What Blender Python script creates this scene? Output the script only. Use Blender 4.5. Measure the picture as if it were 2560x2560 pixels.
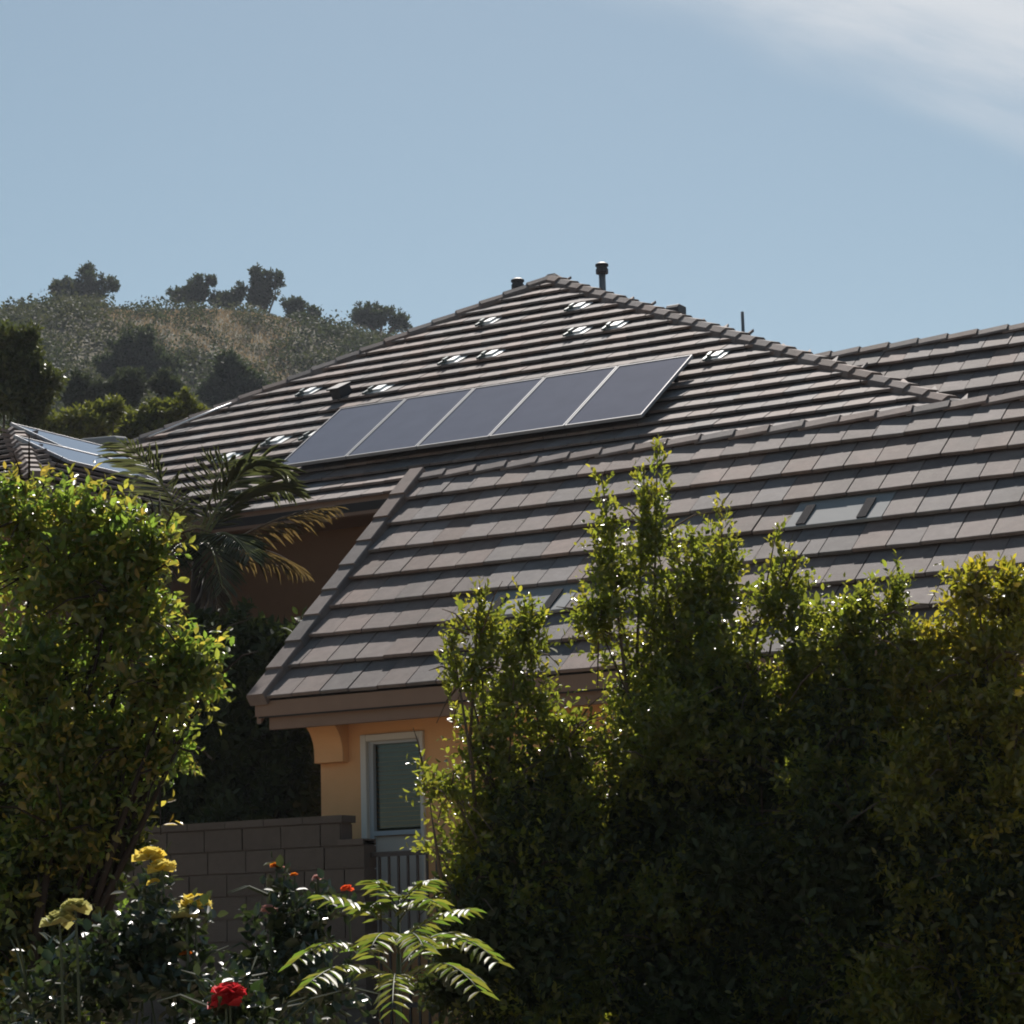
import bpy, math, random
import numpy as np
from mathutils import Vector, Matrix
R = math.radians
sc = bpy.context.scene
for o in list(bpy.data.objects): bpy.data.objects.remove(o)

# ------------------------------------------------------------------ camera
cam_d = bpy.data.cameras.new('camera'); cam = bpy.data.objects.new('camera', cam_d)
sc.collection.objects.link(cam); sc.camera = cam
cam_d.sensor_width = 36.0; cam_d.lens = 87.5776; cam_d.clip_start = 0.1; cam_d.clip_end = 6000
cam.matrix_world = Matrix(((0.867275, 0.107556, 0.486071, 0.000000), (0.497161, -0.136548, -0.856847, 0.000000), (-0.025787, 0.984777, -0.171897, 1.700000), (0.000000, 0.000000, 0.000000, 1.000000)))
# ------------------------------------------------------------------ sun, sky, exposure
SUN_FROM = Vector((-0.27, 0.56, 0.72)).normalized()
sun_d = bpy.data.lights.new('sun', 'SUN'); sun = bpy.data.objects.new('sun', sun_d); sc.collection.objects.link(sun)
sun_d.energy = 5.0; sun_d.angle = R(0.55); sun_d.color = (1.0, 0.93, 0.86)
sun.rotation_euler = SUN_FROM.to_track_quat('Z', 'Y').to_euler(); sun.location = (-20, 20, 40)
world = bpy.data.worlds.new('World'); sc.world = world; world.use_nodes = True
wn = world.node_tree; wn.nodes.clear()
def N(nt, t, **kw):
    n = nt.nodes.new(t)
    for k, v in kw.items():
        if k.startswith('i_'): n.inputs[k[2:].replace('_', ' ')].default_value = v
        else: setattr(n, k, v)
    return n
def build_world():
    L = wn.links.new
    out = N(wn, 'ShaderNodeOutputWorld'); bg = N(wn, 'ShaderNodeBackground'); bg.inputs['Strength'].default_value = 0.0515
    sky = N(wn, 'ShaderNodeTexSky'); sky.sky_type = 'NISHITA'; sky.sun_disc = False
    sky.sun_elevation = math.asin(SUN_FROM.z); sky.sun_rotation = math.atan2(SUN_FROM.x, SUN_FROM.y)
    sky.air_density = 1.0; sky.dust_density = 0.6; sky.ozone_density = 0.45; sky.altitude = 200
    # thin cirrus, one long streak across the sky with finer wisps
    tc = N(wn, 'ShaderNodeTexCoord')
    def vec(v):
        c = N(wn, 'ShaderNodeCombineXYZ')
        for i in range(3): c.inputs[i].default_value = v[i]
        return c.outputs[0]
    def dot(v):
        n = N(wn, 'ShaderNodeVectorMath', operation='DOT_PRODUCT'); L(tc.outputs['Generated'], n.inputs[0]); L(vec(v), n.inputs[1]); return n.outputs['Value']
    AX, NO, TH = ((0.822, 0.458, -0.339), (-0.457, 0.174, -0.873), (-0.341, 0.872, 0.352))
    a, b, c = dot(AX), dot(NO), dot(TH)
    co = N(wn, 'ShaderNodeCombineXYZ')
    for i, (s, k) in enumerate(((a, 5.0), (b, 26.0), (c, 5.0))):
        m = N(wn, 'ShaderNodeMath', operation='MULTIPLY'); L(s, m.inputs[0]); m.inputs[1].default_value = k; L(m.outputs[0], co.inputs[i])
    n1 = N(wn, 'ShaderNodeTexNoise'); n1.inputs['Scale'].default_value = 1.0; n1.inputs['Detail'].default_value = 7; n1.inputs['Roughness'].default_value = 0.55
    n1.inputs['Distortion'].default_value = 0.35
    L(co.outputs[0], n1.inputs['Vector'])
    co2 = N(wn, 'ShaderNodeCombineXYZ')
    for i, (s, k) in enumerate(((a, 3.0), (b, 3.0), (c, 3.0))):
        m = N(wn, 'ShaderNodeMath', operation='MULTIPLY'); L(s, m.inputs[0]); m.inputs[1].default_value = k; L(m.outputs[0], co2.inputs[i])
    n2 = N(wn, 'ShaderNodeTexNoise'); n2.inputs['Scale'].default_value = 2.0; n2.inputs['Detail'].default_value = 2; L(co2.outputs[0], n2.inputs['Vector'])
    # distance from the streak's centre line, waved a little
    w = N(wn, 'ShaderNodeMath', operation='MULTIPLY_ADD'); L(n2.outputs['Fac'], w.inputs[0]); w.inputs[1].default_value = 0.05; L(b, w.inputs[2])
    ad = N(wn, 'ShaderNodeMath', operation='ADD'); L(w.outputs[0], ad.inputs[0]); ad.inputs[1].default_value = -0.012
    ab = N(wn, 'ShaderNodeMath', operation='ABSOLUTE'); L(ad.outputs[0], ab.inputs[0])
    mr = N(wn, 'ShaderNodeMapRange', interpolation_type='SMOOTHERSTEP'); L(ab.outputs[0], mr.inputs['Value'])
    mr.inputs['From Min'].default_value = 0.043; mr.inputs['From Max'].default_value = 0.010; mr.inputs['To Min'].default_value = 0.0; mr.inputs['To Max'].default_value = 1.0
    mr2 = N(wn, 'ShaderNodeMapRange', interpolation_type='SMOOTHSTEP'); L(n1.outputs['Fac'], mr2.inputs['Value'])
    mr2.inputs['From Min'].default_value = 0.16; mr2.inputs['From Max'].default_value = 0.66
    mu = N(wn, 'ShaderNodeMath', operation='MULTIPLY'); L(mr.outputs[0], mu.inputs[0]); L(mr2.outputs[0], mu.inputs[1])
    mr3 = N(wn, 'ShaderNodeMapRange', interpolation_type='SMOOTHSTEP'); L(a, mr3.inputs['Value']); mr3.inputs['From Min'].default_value = -0.1550; mr3.inputs['From Max'].default_value = -0.0364
    mu2 = N(wn, 'ShaderNodeMath', operation='MULTIPLY'); L(mu.outputs[0], mu2.inputs[0]); L(mr3.outputs[0], mu2.inputs[1]); mu2.use_clamp = True
    hs = N(wn, 'ShaderNodeHueSaturation'); hs.inputs['Saturation'].default_value = 0.93; hs.inputs['Value'].default_value = 1.02; hs.inputs['Hue'].default_value = 0.478; L(sky.outputs[0], hs.inputs['Color'])
    mix = N(wn, 'ShaderNodeMix', data_type='RGBA'); L(mu2.outputs[0], mix.inputs['Factor']); L(hs.outputs[0], mix.inputs['A'])
    mix.inputs['B'].default_value = (9.0, 9.5, 10.1, 1)
    L(mix.outputs['Result'], bg.inputs['Color']); L(bg.outputs[0], out.inputs['Surface'])
build_world()
vs = sc.view_settings; vs.view_transform = 'Standard'; vs.look = 'None'; vs.gamma = 1; vs.use_curve_mapping = False; vs.exposure = 0.5
sc.cycles.use_denoising = True
sc.cycles.max_bounces = 8; sc.cycles.diffuse_bounces = 3; sc.cycles.glossy_bounces = 3; sc.cycles.transmission_bounces = 6; sc.cycles.transparent_max_bounces = 8
sc.cycles.sample_clamp_indirect = 4.0; sc.cycles.caustics_reflective = False; sc.cycles.caustics_refractive = False
sc.cycles.filter_width = 1.9

# ------------------------------------------------------------------ helpers
COL = sc.collection
rnd = random.Random(7); RNG = np.random.default_rng(11)
def tag(o, label=None, cat=None, group=None, kind=None):
    if label: o['label'] = label
    if cat: o['category'] = cat
    if group: o['group'] = group
    if kind: o['kind'] = kind
    return o
def thing(name, loc, label, cat, group=None):
    o = bpy.data.objects.new(name, None); COL.objects.link(o); o.location = loc; o.empty_display_size = 0.2
    return tag(o, label, cat, group)
def link(name, me, parent=None):
    o = bpy.data.objects.new(name, me); COL.objects.link(o)
    if parent is not None:
        o.parent = parent
        if parent.parent is None: o.matrix_parent_inverse = Matrix.Translation(-Vector(parent.location))
    return o
class MB:
    def __init__(s): s.v = []; s.f = []
    def poly(s, pts, faces):
        b = len(s.v); s.v += [tuple(p) for p in pts]; s.f += [tuple(b + i for i in f) for f in faces]; return s
    def box(s, c, size, M=None):
        x, y, z = (q / 2 for q in size); c = Vector(c)
        P = [Vector((sx * x, sy * y, sz * z)) for sz in (-1, 1) for sx, sy in ((-1, -1), (1, -1), (1, 1), (-1, 1))]
        if M is not None: P = [M @ p for p in P]
        return s.poly([p + c for p in P], [(3, 2, 1, 0), (4, 5, 6, 7), (0, 1, 5, 4), (1, 2, 6, 5), (2, 3, 7, 6), (3, 0, 4, 7)])
    def hexa(s, b, t): # two quads, bottom and top
        return s.poly(list(b) + list(t), [(3, 2, 1, 0), (4, 5, 6, 7), (0, 1, 5, 4), (1, 2, 6, 5), (2, 3, 7, 6), (3, 0, 4, 7)])
    def tube(s, pts, radii, n=6, cap=True):
        pts = [Vector(p) for p in pts]; b = len(s.v)
        for i, p in enumerate(pts):
            d = (pts[min(i + 1, len(pts) - 1)] - pts[max(i - 1, 0)]).normalized()
            a = d.orthogonal().normalized() if abs(d.z) > 0.95 else d.cross(Vector((0, 0, 1))).normalized(); c = d.cross(a)
            for k in range(n):
                t = 2 * math.pi * k / n; s.v.append(tuple(p + (a * math.cos(t) + c * math.sin(t)) * radii[i]))
        for i in range(len(pts) - 1):
            for k in range(n): s.f.append((b + i * n + k, b + i * n + (k + 1) % n, b + (i + 1) * n + (k + 1) % n, b + (i + 1) * n + k))
        if cap: s.f.append(tuple(b + k for k in range(n))[::-1]); s.f.append(tuple(b + (len(pts) - 1) * n + k for k in range(n)))
        return s
    def prism(s, prof, O, A, B, E): # profile (a,b) in plane A,B at O, extruded by E
        O, A, B, E = (Vector(q) for q in (O, A, B, E)); n = len(prof)
        P = [O + A * a + B * b for a, b in prof]
        return s.poly(P + [p + E for p in P], [tuple(range(n))[::-1], tuple(range(n, 2 * n))] + [(i, (i + 1) % n, n + (i + 1) % n, n + i) for i in range(n)])
    def mesh(s, name, mat, smooth=False):
        me = bpy.data.meshes.new(name); me.from_pydata(s.v, [], s.f); me.materials.append(mat)
        import bmesh
        bm = bmesh.new(); bm.from_mesh(me); bmesh.ops.recalc_face_normals(bm, faces=bm.faces); bm.to_mesh(me); bm.free()
        if smooth: me.polygons.foreach_set('use_smooth', [True] * len(me.polygons))
        return me
    def build(s, name, mat, parent=None, smooth=False): return link(name, s.mesh(name, mat, smooth), parent)
def bevel(o, w=0.004, seg=1):
    m = o.modifiers.new('bevel', 'BEVEL'); m.width = w; m.segments = seg; m.limit_method = 'ANGLE'; return o

# ------------------------------------------------------------------ materials
def mat(name, base, rough=0.7, spec=0.5, metal=0.0, noise=None, bump=None, rnd_amt=0.0, alt=None, trans=None, coat=0.0, stain=False):
    """base colour, optional second colour picked per piece (alt), fine noise (scale, amount), bump (scale, strength), translucency"""
    m = bpy.data.materials.new(name); m.use_nodes = True; nt = m.node_tree; L = nt.links.new
    p = nt.nodes['Principled BSDF']; out = nt.nodes['Material Output']
    p.inputs['Roughness'].default_value = rough; p.inputs['Specular IOR Level'].default_value = spec; p.inputs['Metallic'].default_value = metal
    p.inputs['Coat Weight'].default_value = coat; p.inputs['Coat Roughness'].default_value = 0.1
    col = N(nt, 'ShaderNodeRGB'); col.outputs[0].default_value = (*base, 1); cur = col.outputs[0]
    def rndval():
        at = N(nt, 'ShaderNodeAttribute'); at.attribute_name = 'rnd'; oi = N(nt, 'ShaderNodeObjectInfo')
        ad = N(nt, 'ShaderNodeMath', operation='ADD'); L(at.outputs['Fac'], ad.inputs[0]); L(oi.outputs['Random'], ad.inputs[1])
        fr = N(nt, 'ShaderNodeMath', operation='FRACT'); L(ad.outputs[0], fr.inputs[0]); return at.outputs['Fac'], fr.outputs[0]
    if alt or rnd_amt:
        at, r = rndval()
    if alt:
        mx = N(nt, 'ShaderNodeMix', data_type='RGBA'); L(cur, mx.inputs['A']); mx.inputs['B'].default_value = (*alt, 1)
        L(at if trans is not None else r, mx.inputs['Factor']); cur = mx.outputs['Result']
    tc = N(nt, 'ShaderNodeNewGeometry')
    if rnd_amt or noise:
        hs = N(nt, 'ShaderNodeHueSaturation'); L(cur, hs.inputs['Color']); val = None
        if rnd_amt:
            m7 = N(nt, 'ShaderNodeMath', operation='MULTIPLY'); L(r, m7.inputs[0]); m7.inputs[1].default_value = 7.31
            f7 = N(nt, 'ShaderNodeMath', operation='FRACT'); L(m7.outputs[0], f7.inputs[0])
            ma = N(nt, 'ShaderNodeMath', operation='MULTIPLY_ADD'); L(f7.outputs[0], ma.inputs[0]); ma.inputs[1].default_value = 2 * rnd_amt; ma.inputs[2].default_value = 1 - rnd_amt; val = ma.outputs[0]
        if noise:
            tn = N(nt, 'ShaderNodeTexNoise'); tn.inputs['Scale'].default_value = noise[0]; tn.inputs['Detail'].default_value = 6; L(tc.outputs['Position'], tn.inputs['Vector'])
            mb = N(nt, 'ShaderNodeMath', operation='MULTIPLY_ADD'); L(tn.outputs['Fac'], mb.inputs[0]); mb.inputs[1].default_value = 2 * noise[1]; mb.inputs[2].default_value = 1 - noise[1]
            if val is not None:
                mm = N(nt, 'ShaderNodeMath', operation='MULTIPLY'); L(val, mm.inputs[0]); L(mb.outputs[0], mm.inputs[1]); val = mm.outputs[0]
            else: val = mb.outputs[0]
        L(val, hs.inputs['Value']); cur = hs.outputs['Color']
    if stain: # weathering: pale lichen bloom and darker grime in patches
        for sc_, lo, hi, colr, am in ((3.1, .52, .72, (0.215, 0.195, 0.175), .5), (1.3, .52, .72, (0.075, 0.066, 0.062), .55), (46.0, .58, .70, (0.25, 0.24, 0.22), .4)):
            ts = N(nt, 'ShaderNodeTexNoise'); ts.inputs['Scale'].default_value = sc_; ts.inputs['Detail'].default_value = 5; ts.inputs['Roughness'].default_value = .62; L(tc.outputs['Position'], ts.inputs['Vector'])
            ms_ = N(nt, 'ShaderNodeMapRange'); L(ts.outputs['Fac'], ms_.inputs['Value']); ms_.inputs['From Min'].default_value = lo; ms_.inputs['From Max'].default_value = hi; ms_.inputs['To Max'].default_value = am
            mq = N(nt, 'ShaderNodeMix', data_type='RGBA'); L(ms_.outputs[0], mq.inputs['Factor']); L(cur, mq.inputs['A']); mq.inputs['B'].default_value = (*colr, 1); cur = mq.outputs['Result']
    L(cur, p.inputs['Base Color'])
    if bump:
        tb = N(nt, 'ShaderNodeTexNoise'); tb.inputs['Scale'].default_value = bump[0]; tb.inputs['Detail'].default_value = 5; L(tc.outputs['Position'], tb.inputs['Vector'])
        bp = N(nt, 'ShaderNodeBump'); bp.inputs['Strength'].default_value = bump[1]; bp.inputs['Distance'].default_value = 0.01; L(tb.outputs['Fac'], bp.inputs['Height']); L(bp.outputs[0], p.inputs['Normal'])
    if trans is not None:
        tr = N(nt, 'ShaderNodeBsdfTranslucent'); mc = N(nt, 'ShaderNodeMix', data_type='RGBA', blend_type='MULTIPLY'); mc.inputs['Factor'].default_value = 1
        sc2 = N(nt, 'ShaderNodeVectorMath', operation='SCALE'); L(cur, sc2.inputs[0]); sc2.inputs['Scale'].default_value = trans[1]
        L(sc2.outputs[0], mc.inputs['A']); mc.inputs['B'].default_value = (*trans[2], 1); L(mc.outputs['Result'], tr.inputs['Color'])
        ms = N(nt, 'ShaderNodeMixShader'); ms.inputs[0].default_value = trans[0]; L(p.outputs[0], ms.inputs[1]); L(tr.outputs[0], ms.inputs[2]); L(ms.outputs[0], out.inputs['Surface'])
    return m
M_TILE = mat('concrete_tile', (0.20, 0.148, 0.128), 0.75, 0.14, noise=(9, 0.30), bump=(120, 0.35), rnd_amt=0.20, alt=(0.155, 0.145, 0.145), stain=True)
M_DECK = mat('roof_felt', (0.03, 0.028, 0.028), 0.9)
M_FASCIA = mat('brown_fascia_paint', (0.20, 0.125, 0.085), 0.6, noise=(6, 0.12))
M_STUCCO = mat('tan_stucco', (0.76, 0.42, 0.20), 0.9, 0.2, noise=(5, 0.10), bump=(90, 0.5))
M_STUCCO_SHADE = mat('shaded_stucco', (0.16, 0.095, 0.056), 0.9, 0.2, noise=(5, 0.12), bump=(90, 0.5))  # wall stucco with the shade under the eaves darkened into its base colour
M_TRIM = mat('window_trim', (0.62, 0.58, 0.52), 0.5)
M_GLASS = mat('window_glass', (0.03, 0.035, 0.03), 0.08, 0.6)
M_SLAT = mat('blind_slat', (0.27, 0.28, 0.235), 0.6)
M_CURTAIN = mat('pale_blind', (0.62, 0.54, 0.46), 0.8)
M_BLOCK = mat('concrete_block', (0.105, 0.088, 0.076), 0.9, 0.2, noise=(14, 0.16), bump=(70, 0.6), rnd_amt=0.08)
M_MORTAR = mat('mortar', (0.12, 0.10, 0.09), 0.95, 0.1, bump=(60, 0.4))
M_IRON = mat('dark_iron', (0.025, 0.02, 0.02), 0.5)
M_CELL = mat('solar_cell_glass', (0.10, 0.103, 0.135), 0.062, 0.5, noise=(3, 0.15))
M_ALU = mat('aluminium', (0.75, 0.76, 0.78), 0.38, 0.5, metal=0.85)
M_BLACKALU = mat('black_anodised', (0.02, 0.02, 0.022), 0.4)
M_FLASH = mat('galvanised_flashing', (0.62, 0.66, 0.67), 0.6, 0.4, metal=0.1, noise=(12, 0.15))
M_IRONGREY = mat('bracket_metal', (0.10, 0.13, 0.13), 0.45, metal=0.4)
M_VENT = mat('vent_metal', (0.16, 0.17, 0.18), 0.5, metal=0.3, noise=(9, 0.2))
M_VENTD = mat('dark_vent', (0.035, 0.035, 0.04), 0.6)
M_PALE = mat('pale_vent_sheet', (0.25, 0.26, 0.265), 0.8, 0.12, noise=(8, 0.1))
M_LOUVRE = mat('louvre_shadow', (0.03, 0.03, 0.034), 0.9, 0.05)
M_EARTH = mat('garden_soil', (0.26, 0.20, 0.14), 0.95, 0.1, noise=(1.5, 0.3))
M_HILL = mat('hill_ground', (0.12, 0.11, 0.07), 0.95, 0.1, noise=(0.09, 0.35))
M_BARK = mat('bark', (0.10, 0.075, 0.055), 0.9, 0.2, noise=(20, 0.3))
M_DARKBARK = mat('dark_bark', (0.035, 0.027, 0.022), 0.9, 0.1)
M_STEM = mat('green_stem', (0.035, 0.05, 0.018), 0.6)
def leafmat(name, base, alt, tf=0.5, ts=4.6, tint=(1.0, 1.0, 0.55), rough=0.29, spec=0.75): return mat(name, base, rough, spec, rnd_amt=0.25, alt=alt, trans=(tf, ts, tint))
M_LEAF_A = leafmat('shrub_leaf', (0.058, 0.080, 0.016), (0.14, 0.12, 0.022), tint=(1.0, 0.92, 0.45))
M_LEAF_SHADE = leafmat('shade_dark_leaf', (0.028, 0.040, 0.014), (0.045, 0.05, 0.018), tf=0.15, rough=0.5, spec=0.25)  # leaf colour darkened to stand in for shade inside the foliage
M_LEAF_D = leafmat('yellow_shrub_leaf', (0.078, 0.092, 0.018), (0.18, 0.13, 0.018), tint=(1.0, 0.92, 0.4))
M_LEAF_T = leafmat('tree_leaf', (0.050, 0.086, 0.020), (0.20, 0.125, 0.035), tint=(0.93, 0.97, 0.50))
M_LEAF_R = leafmat('rose_leaf', (0.016, 0.030, 0.013), (0.04, 0.045, 0.018), tf=0.12, rough=0.33, spec=0.6)
M_LEAF_S = leafmat('sapling_leaflet', (0.038, 0.068, 0.013), (0.08, 0.075, 0.02), tf=0.36, rough=0.45, spec=0.35)
M_PALM = leafmat('palm_leaflet', (0.06, 0.075, 0.045), (0.085, 0.095, 0.055), tf=0.2, ts=3.0, rough=0.25, spec=0.6)
M_PALMD = leafmat('dry_palm_leaflet', (0.05, 0.034, 0.022), (0.07, 0.05, 0.03), tf=0.3, rough=0.5)
M_SCRUB = leafmat('hill_scrub', (0.042, 0.056, 0.038), (0.085, 0.088, 0.06), tf=0.25, ts=1.5, rough=0.75, spec=0.15)
M_PINE = leafmat('hill_tree_leaf', (0.035, 0.05, 0.032), (0.06, 0.07, 0.04), tf=0.25, ts=1.8, rough=0.7, spec=0.15)
M_NEARTREE = leafmat('lime_tree_leaf', (0.085, 0.10, 0.025), (0.13, 0.125, 0.035), tf=0.35, ts=2.0, rough=0.6, spec=0.2)
M_DRY = leafmat('dry_grass', (0.30, 0.235, 0.15), (0.24, 0.19, 0.13), tf=0.3, ts=1.2, tint=(1, .9, .7), rough=0.8, spec=0.1)
def petal(name, c, a): return mat(name, c, 0.55, 0.3, rnd_amt=0.12, alt=a, trans=(0.4, 1.0, (1, 1, 1)))
M_YEL = petal('yellow_petal', (0.80, 0.60, 0.05), (0.82, 0.70, 0.20)); M_PALEYEL = petal('pale_yellow_petal', (0.45, 0.42, 0.14), (0.40, 0.42, 0.18))
M_RED = petal('red_petal', (0.55, 0.02, 0.03), (0.62, 0.05, 0.06)); M_ORANGE = petal('orange_petal', (0.75, 0.16, 0.02), (0.8, 0.3, 0.03))
M_PINK = petal('pink_petal', (0.65, 0.32, 0.28), (0.6, 0.4, 0.35)); M_ORED = petal('coral_petal', (0.85, 0.10, 0.02), (0.8, 0.14, 0.04))

# ------------------------------------------------------------------ setting: ground and hill
def pad(x, y):
    d = -0.4931 * x + 0.8700 * y
    t = min(max((d - 6.0) / 9.0, 0), 1); return 1.0 * t * t * (3 - 2 * t)
def build_ground():
    xs = [-3000, -1500, -700, -300, -120, -60] + list(range(-40, 21, 2)) + [40, 90, 200, 500, 1500, 3000]
    ys = [-3000, -1200, -400, -100, -30] + list(range(-10, 49, 2)) + [60, 90, 150, 300, 700, 1500, 3000]
    V = [(x, y, pad(x, y) + (RNG.normal() * 0.02 if abs(x) < 50 and abs(y) < 50 else 0)) for y in ys for x in xs]; nx = len(xs)
    F = [(j * nx + i, j * nx + i + 1, (j + 1) * nx + i + 1, (j + 1) * nx + i) for j in range(len(ys) - 1) for i in range(nx - 1)]
    me = bpy.data.meshes.new('ground'); me.from_pydata(V, [], F); me.materials.append(M_EARTH); me.polygons.foreach_set('use_smooth', [True] * len(F))
    tag(link('ground', me), kind='structure')
build_ground()
HR = np.array([(-123.63, 58.7), (-78.47, 62.67), (-58.31, 63.58), (-48.21, 63.62), (-43.67, 63.7), (-36.6, 63.41), (-31.55, 62.96), (-26.51, 62.51), (-19.96, 61.19), (-14.93, 60.43), (-8.91, 59.24), (-2.94, 56.49), (1.97, 52.25), (11.59, 40.82), (25.86, 26.98), (73.91, 13.49)]) - np.array([0, 1.9])          # skyline of the hill: (metres along it, height)
FH = np.array((-0.49312, 0.86996)); RH = np.array((0.86996, 0.49312))
def hnoise(r, d):
    return (np.sin(r * 0.13 + 1.3) * np.cos(d * 0.11 + 0.4) * 1.2 + np.sin(r * 0.31 + d * 0.23) * 0.5 + np.sin(r * 0.047 - d * 0.06 + 2.0) * 1.6)
def hill_z(r, d):
    top = np.interp(r, HR[:, 0], HR[:, 1]); t = np.clip((d - 70) / 160.0, 0, 1)
    s = t * (1.35 - 0.35 * t); f = np.where(d > 230, np.clip(1 - ((d - 230) / 260.0) ** 2 * 0.8, 0, 1), s)
    return 0.9 + (top - 0.9) * f + hnoise(r, d) * np.clip(t * 2, 0, 1) * np.clip((228 - d) / 60 + 0.15, 0.15, 1)
def site(r, d): return (r * RH[0] + d * FH[0], r * RH[1] + d * FH[1])
def build_hill():
    rs = np.concatenate([np.linspace(-420, -80, 18), np.linspace(-72, 24, 49), np.linspace(34, 300, 14)]); ds = np.concatenate([np.linspace(66, 240, 59), np.linspace(250, 470, 12)])
    rr, dd = np.meshgrid(rs, ds); zz = hill_z(rr, dd); zz[0, :] = 0.2; nx = len(rs)
    X = rr * RH[0] + dd * FH[0]; Y = rr * RH[1] + dd * FH[1]
    V = np.stack([X, Y, zz], -1).reshape(-1, 3).tolist(); F = [(j * nx + i, j * nx + i + 1, (j + 1) * nx + i + 1, (j + 1) * nx + i) for j in range(len(ds) - 1) for i in range(nx - 1)]
    me = bpy.data.meshes.new('hill'); me.from_pydata(V, [], F); me.materials.append(M_HILL); me.polygons.foreach_set('use_smooth', [True] * len(F))
    tag(link('hill', me), kind='structure')
build_hill()

# ------------------------------------------------------------------ roof tools
class Frame:   # u along the eave, s up the slope, n out of the roof
    def __init__(self, O, u, s): self.O = Vector(O); self.u = Vector(u).normalized(); self.s = Vector(s).normalized(); self.n = self.u.cross(self.s)
    def p(self, u, s, n=0.0): return self.O + self.u * u + self.s * s + self.n * n
    def mat(self, u, s, n=0.0):
        M = Matrix.Identity(4)
        for i in range(3): M[i][0] = self.u[i]; M[i][1] = self.s[i]; M[i][2] = self.n[i]
        M.translation = self.p(u, s, n); return M
TT = 0.047   # thickness of a tile at its butt
def tile_verts(w, l, t=TT, gap=0.011):
    # local: x across, y up the slope from the butt, z out
    x0, x1 = gap / 2, w - gap / 2; c = 0.006
    prof = [(0.012, t * .30), (0, t * .34), (0, t - c), (c, t), (l, t * 0.72), (l, 0)]
    V = [(x0, a, b) for a, b in prof] + [(x1, a, b) for a, b in prof]
    F = [(5, 4, 3, 2, 1, 0), (6, 7, 8, 9, 10, 11)] + [(i, 6 + i, 6 + (i + 1) % 6, (i + 1) % 6) for i in range(6)]
    F = [tuple(reversed(f)) for f in F]
    return V, F
def slab_mesh(name, w, l, m, t=TT):
    V, F = tile_verts(w, l, t); b = MB(); b.poly(V, F); return b.mesh(name, m)
def tile_matrix(fr, u, s, ex, roll=0.0, lift=0.0):
    tilt = -math.atan2(TT * 0.95, ex)
    return fr.mat(u, s, TT * 0.95 + lift) @ Matrix.Rotation(tilt, 4, 'X') @ Matrix.Rotation(roll, 4, 'Y')
def joined_tiles(name, fr, items, ex, parent, w=0.30, over=0.06):
    """items: (u, s, width, cutL, cutR) ; all tiles of one far face as one mesh"""
    vs = []; fs = []; rn = []
    for (u, s, wd, topw) in items:
        V, F = tile_verts(wd, ex + over); Mx = tile_matrix(fr, u, s, ex, rnd.uniform(-0.008, 0.012), rnd.uniform(0, 0.004)); b = len(vs)
        if topw is not None: # raked cut: shift the upper corners
            V = [(x + (topw[0] if x < wd / 2 else topw[1]) * (y / (ex + over)), y, z) for x, y, z in V]
        vs += [tuple(Mx @ Vector(v)) for v in V]; fs += [tuple(b + i for i in f) for f in F]; rn += [rnd.random()] * len(V)
    me = bpy.data.meshes.new(name); me.from_pydata(vs, [], fs); me.materials.append(M_TILE)
    a = me.attributes.new('rnd', 'FLOAT', 'POINT'); a.data.foreach_set('value', rn)
    return tag(link(name, me, parent), kind='stuff')
def cap_mesh(name, w, l, m, drop=0.07, t=0.025, top=0.45):
    # ridge cap: shallow inverted V, slightly taller at its lower (near) end. local y along the ridge
    b = MB(); h = w / 2
    def ring(y, k): return [(-h * k, y, -drop * k), (-h * top * k, y, 0.0), (h * top * k, y, 0.0), (h * k, y, -drop * k), (h * k, y, -drop * k - t), (-h * k, y, -drop * k - t)]
    r0 = ring(0, 1.0); r1 = ring(l, 0.93)
    b.poly(r0 + r1, [(0, 1, 2, 3, 4, 5), (11, 10, 9, 8, 7, 6)] + [(i, 6 + i, 6 + (i + 1) % 6, (i + 1) % 6) for i in range(6)])
    return b.mesh(name, m)
def caps_along(A, B, n_up, name, me, count, parent, length, lift=0.06, tilt=0.06, flip=False, up=None):
    A, B = Vector(A), Vector(B); d = (B - A); Lg = d.length; d.normalize(); n = (Vector(up) if up else Vector((0, 0, 1))); x = d.cross(n).normalized(); n = x.cross(d)
    for i in range(count):
        M = Matrix.Identity(4)
        for k in range(3): M[k][0] = x[k]; M[k][1] = d[k]; M[k][2] = n[k]
        M.translation = A + d * (Lg * i / count) + n * lift
        o = link(name, me, parent); o.matrix_basis = M @ Matrix.Rotation(-tilt + rnd.uniform(-0.01, 0.01), 4, 'X') @ Matrix.Rotation(rnd.uniform(-0.02, 0.02), 4, 'Y')

# ------------------------------------------------------------------ the house
house = thing('house', (-12.0, 21.0, 1.0), 'tan stucco house with grey brown concrete tile roofs and solar panels', 'house')
P1 = R(41.85); P2 = R(34.5); P3 = R(26.0)
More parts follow.
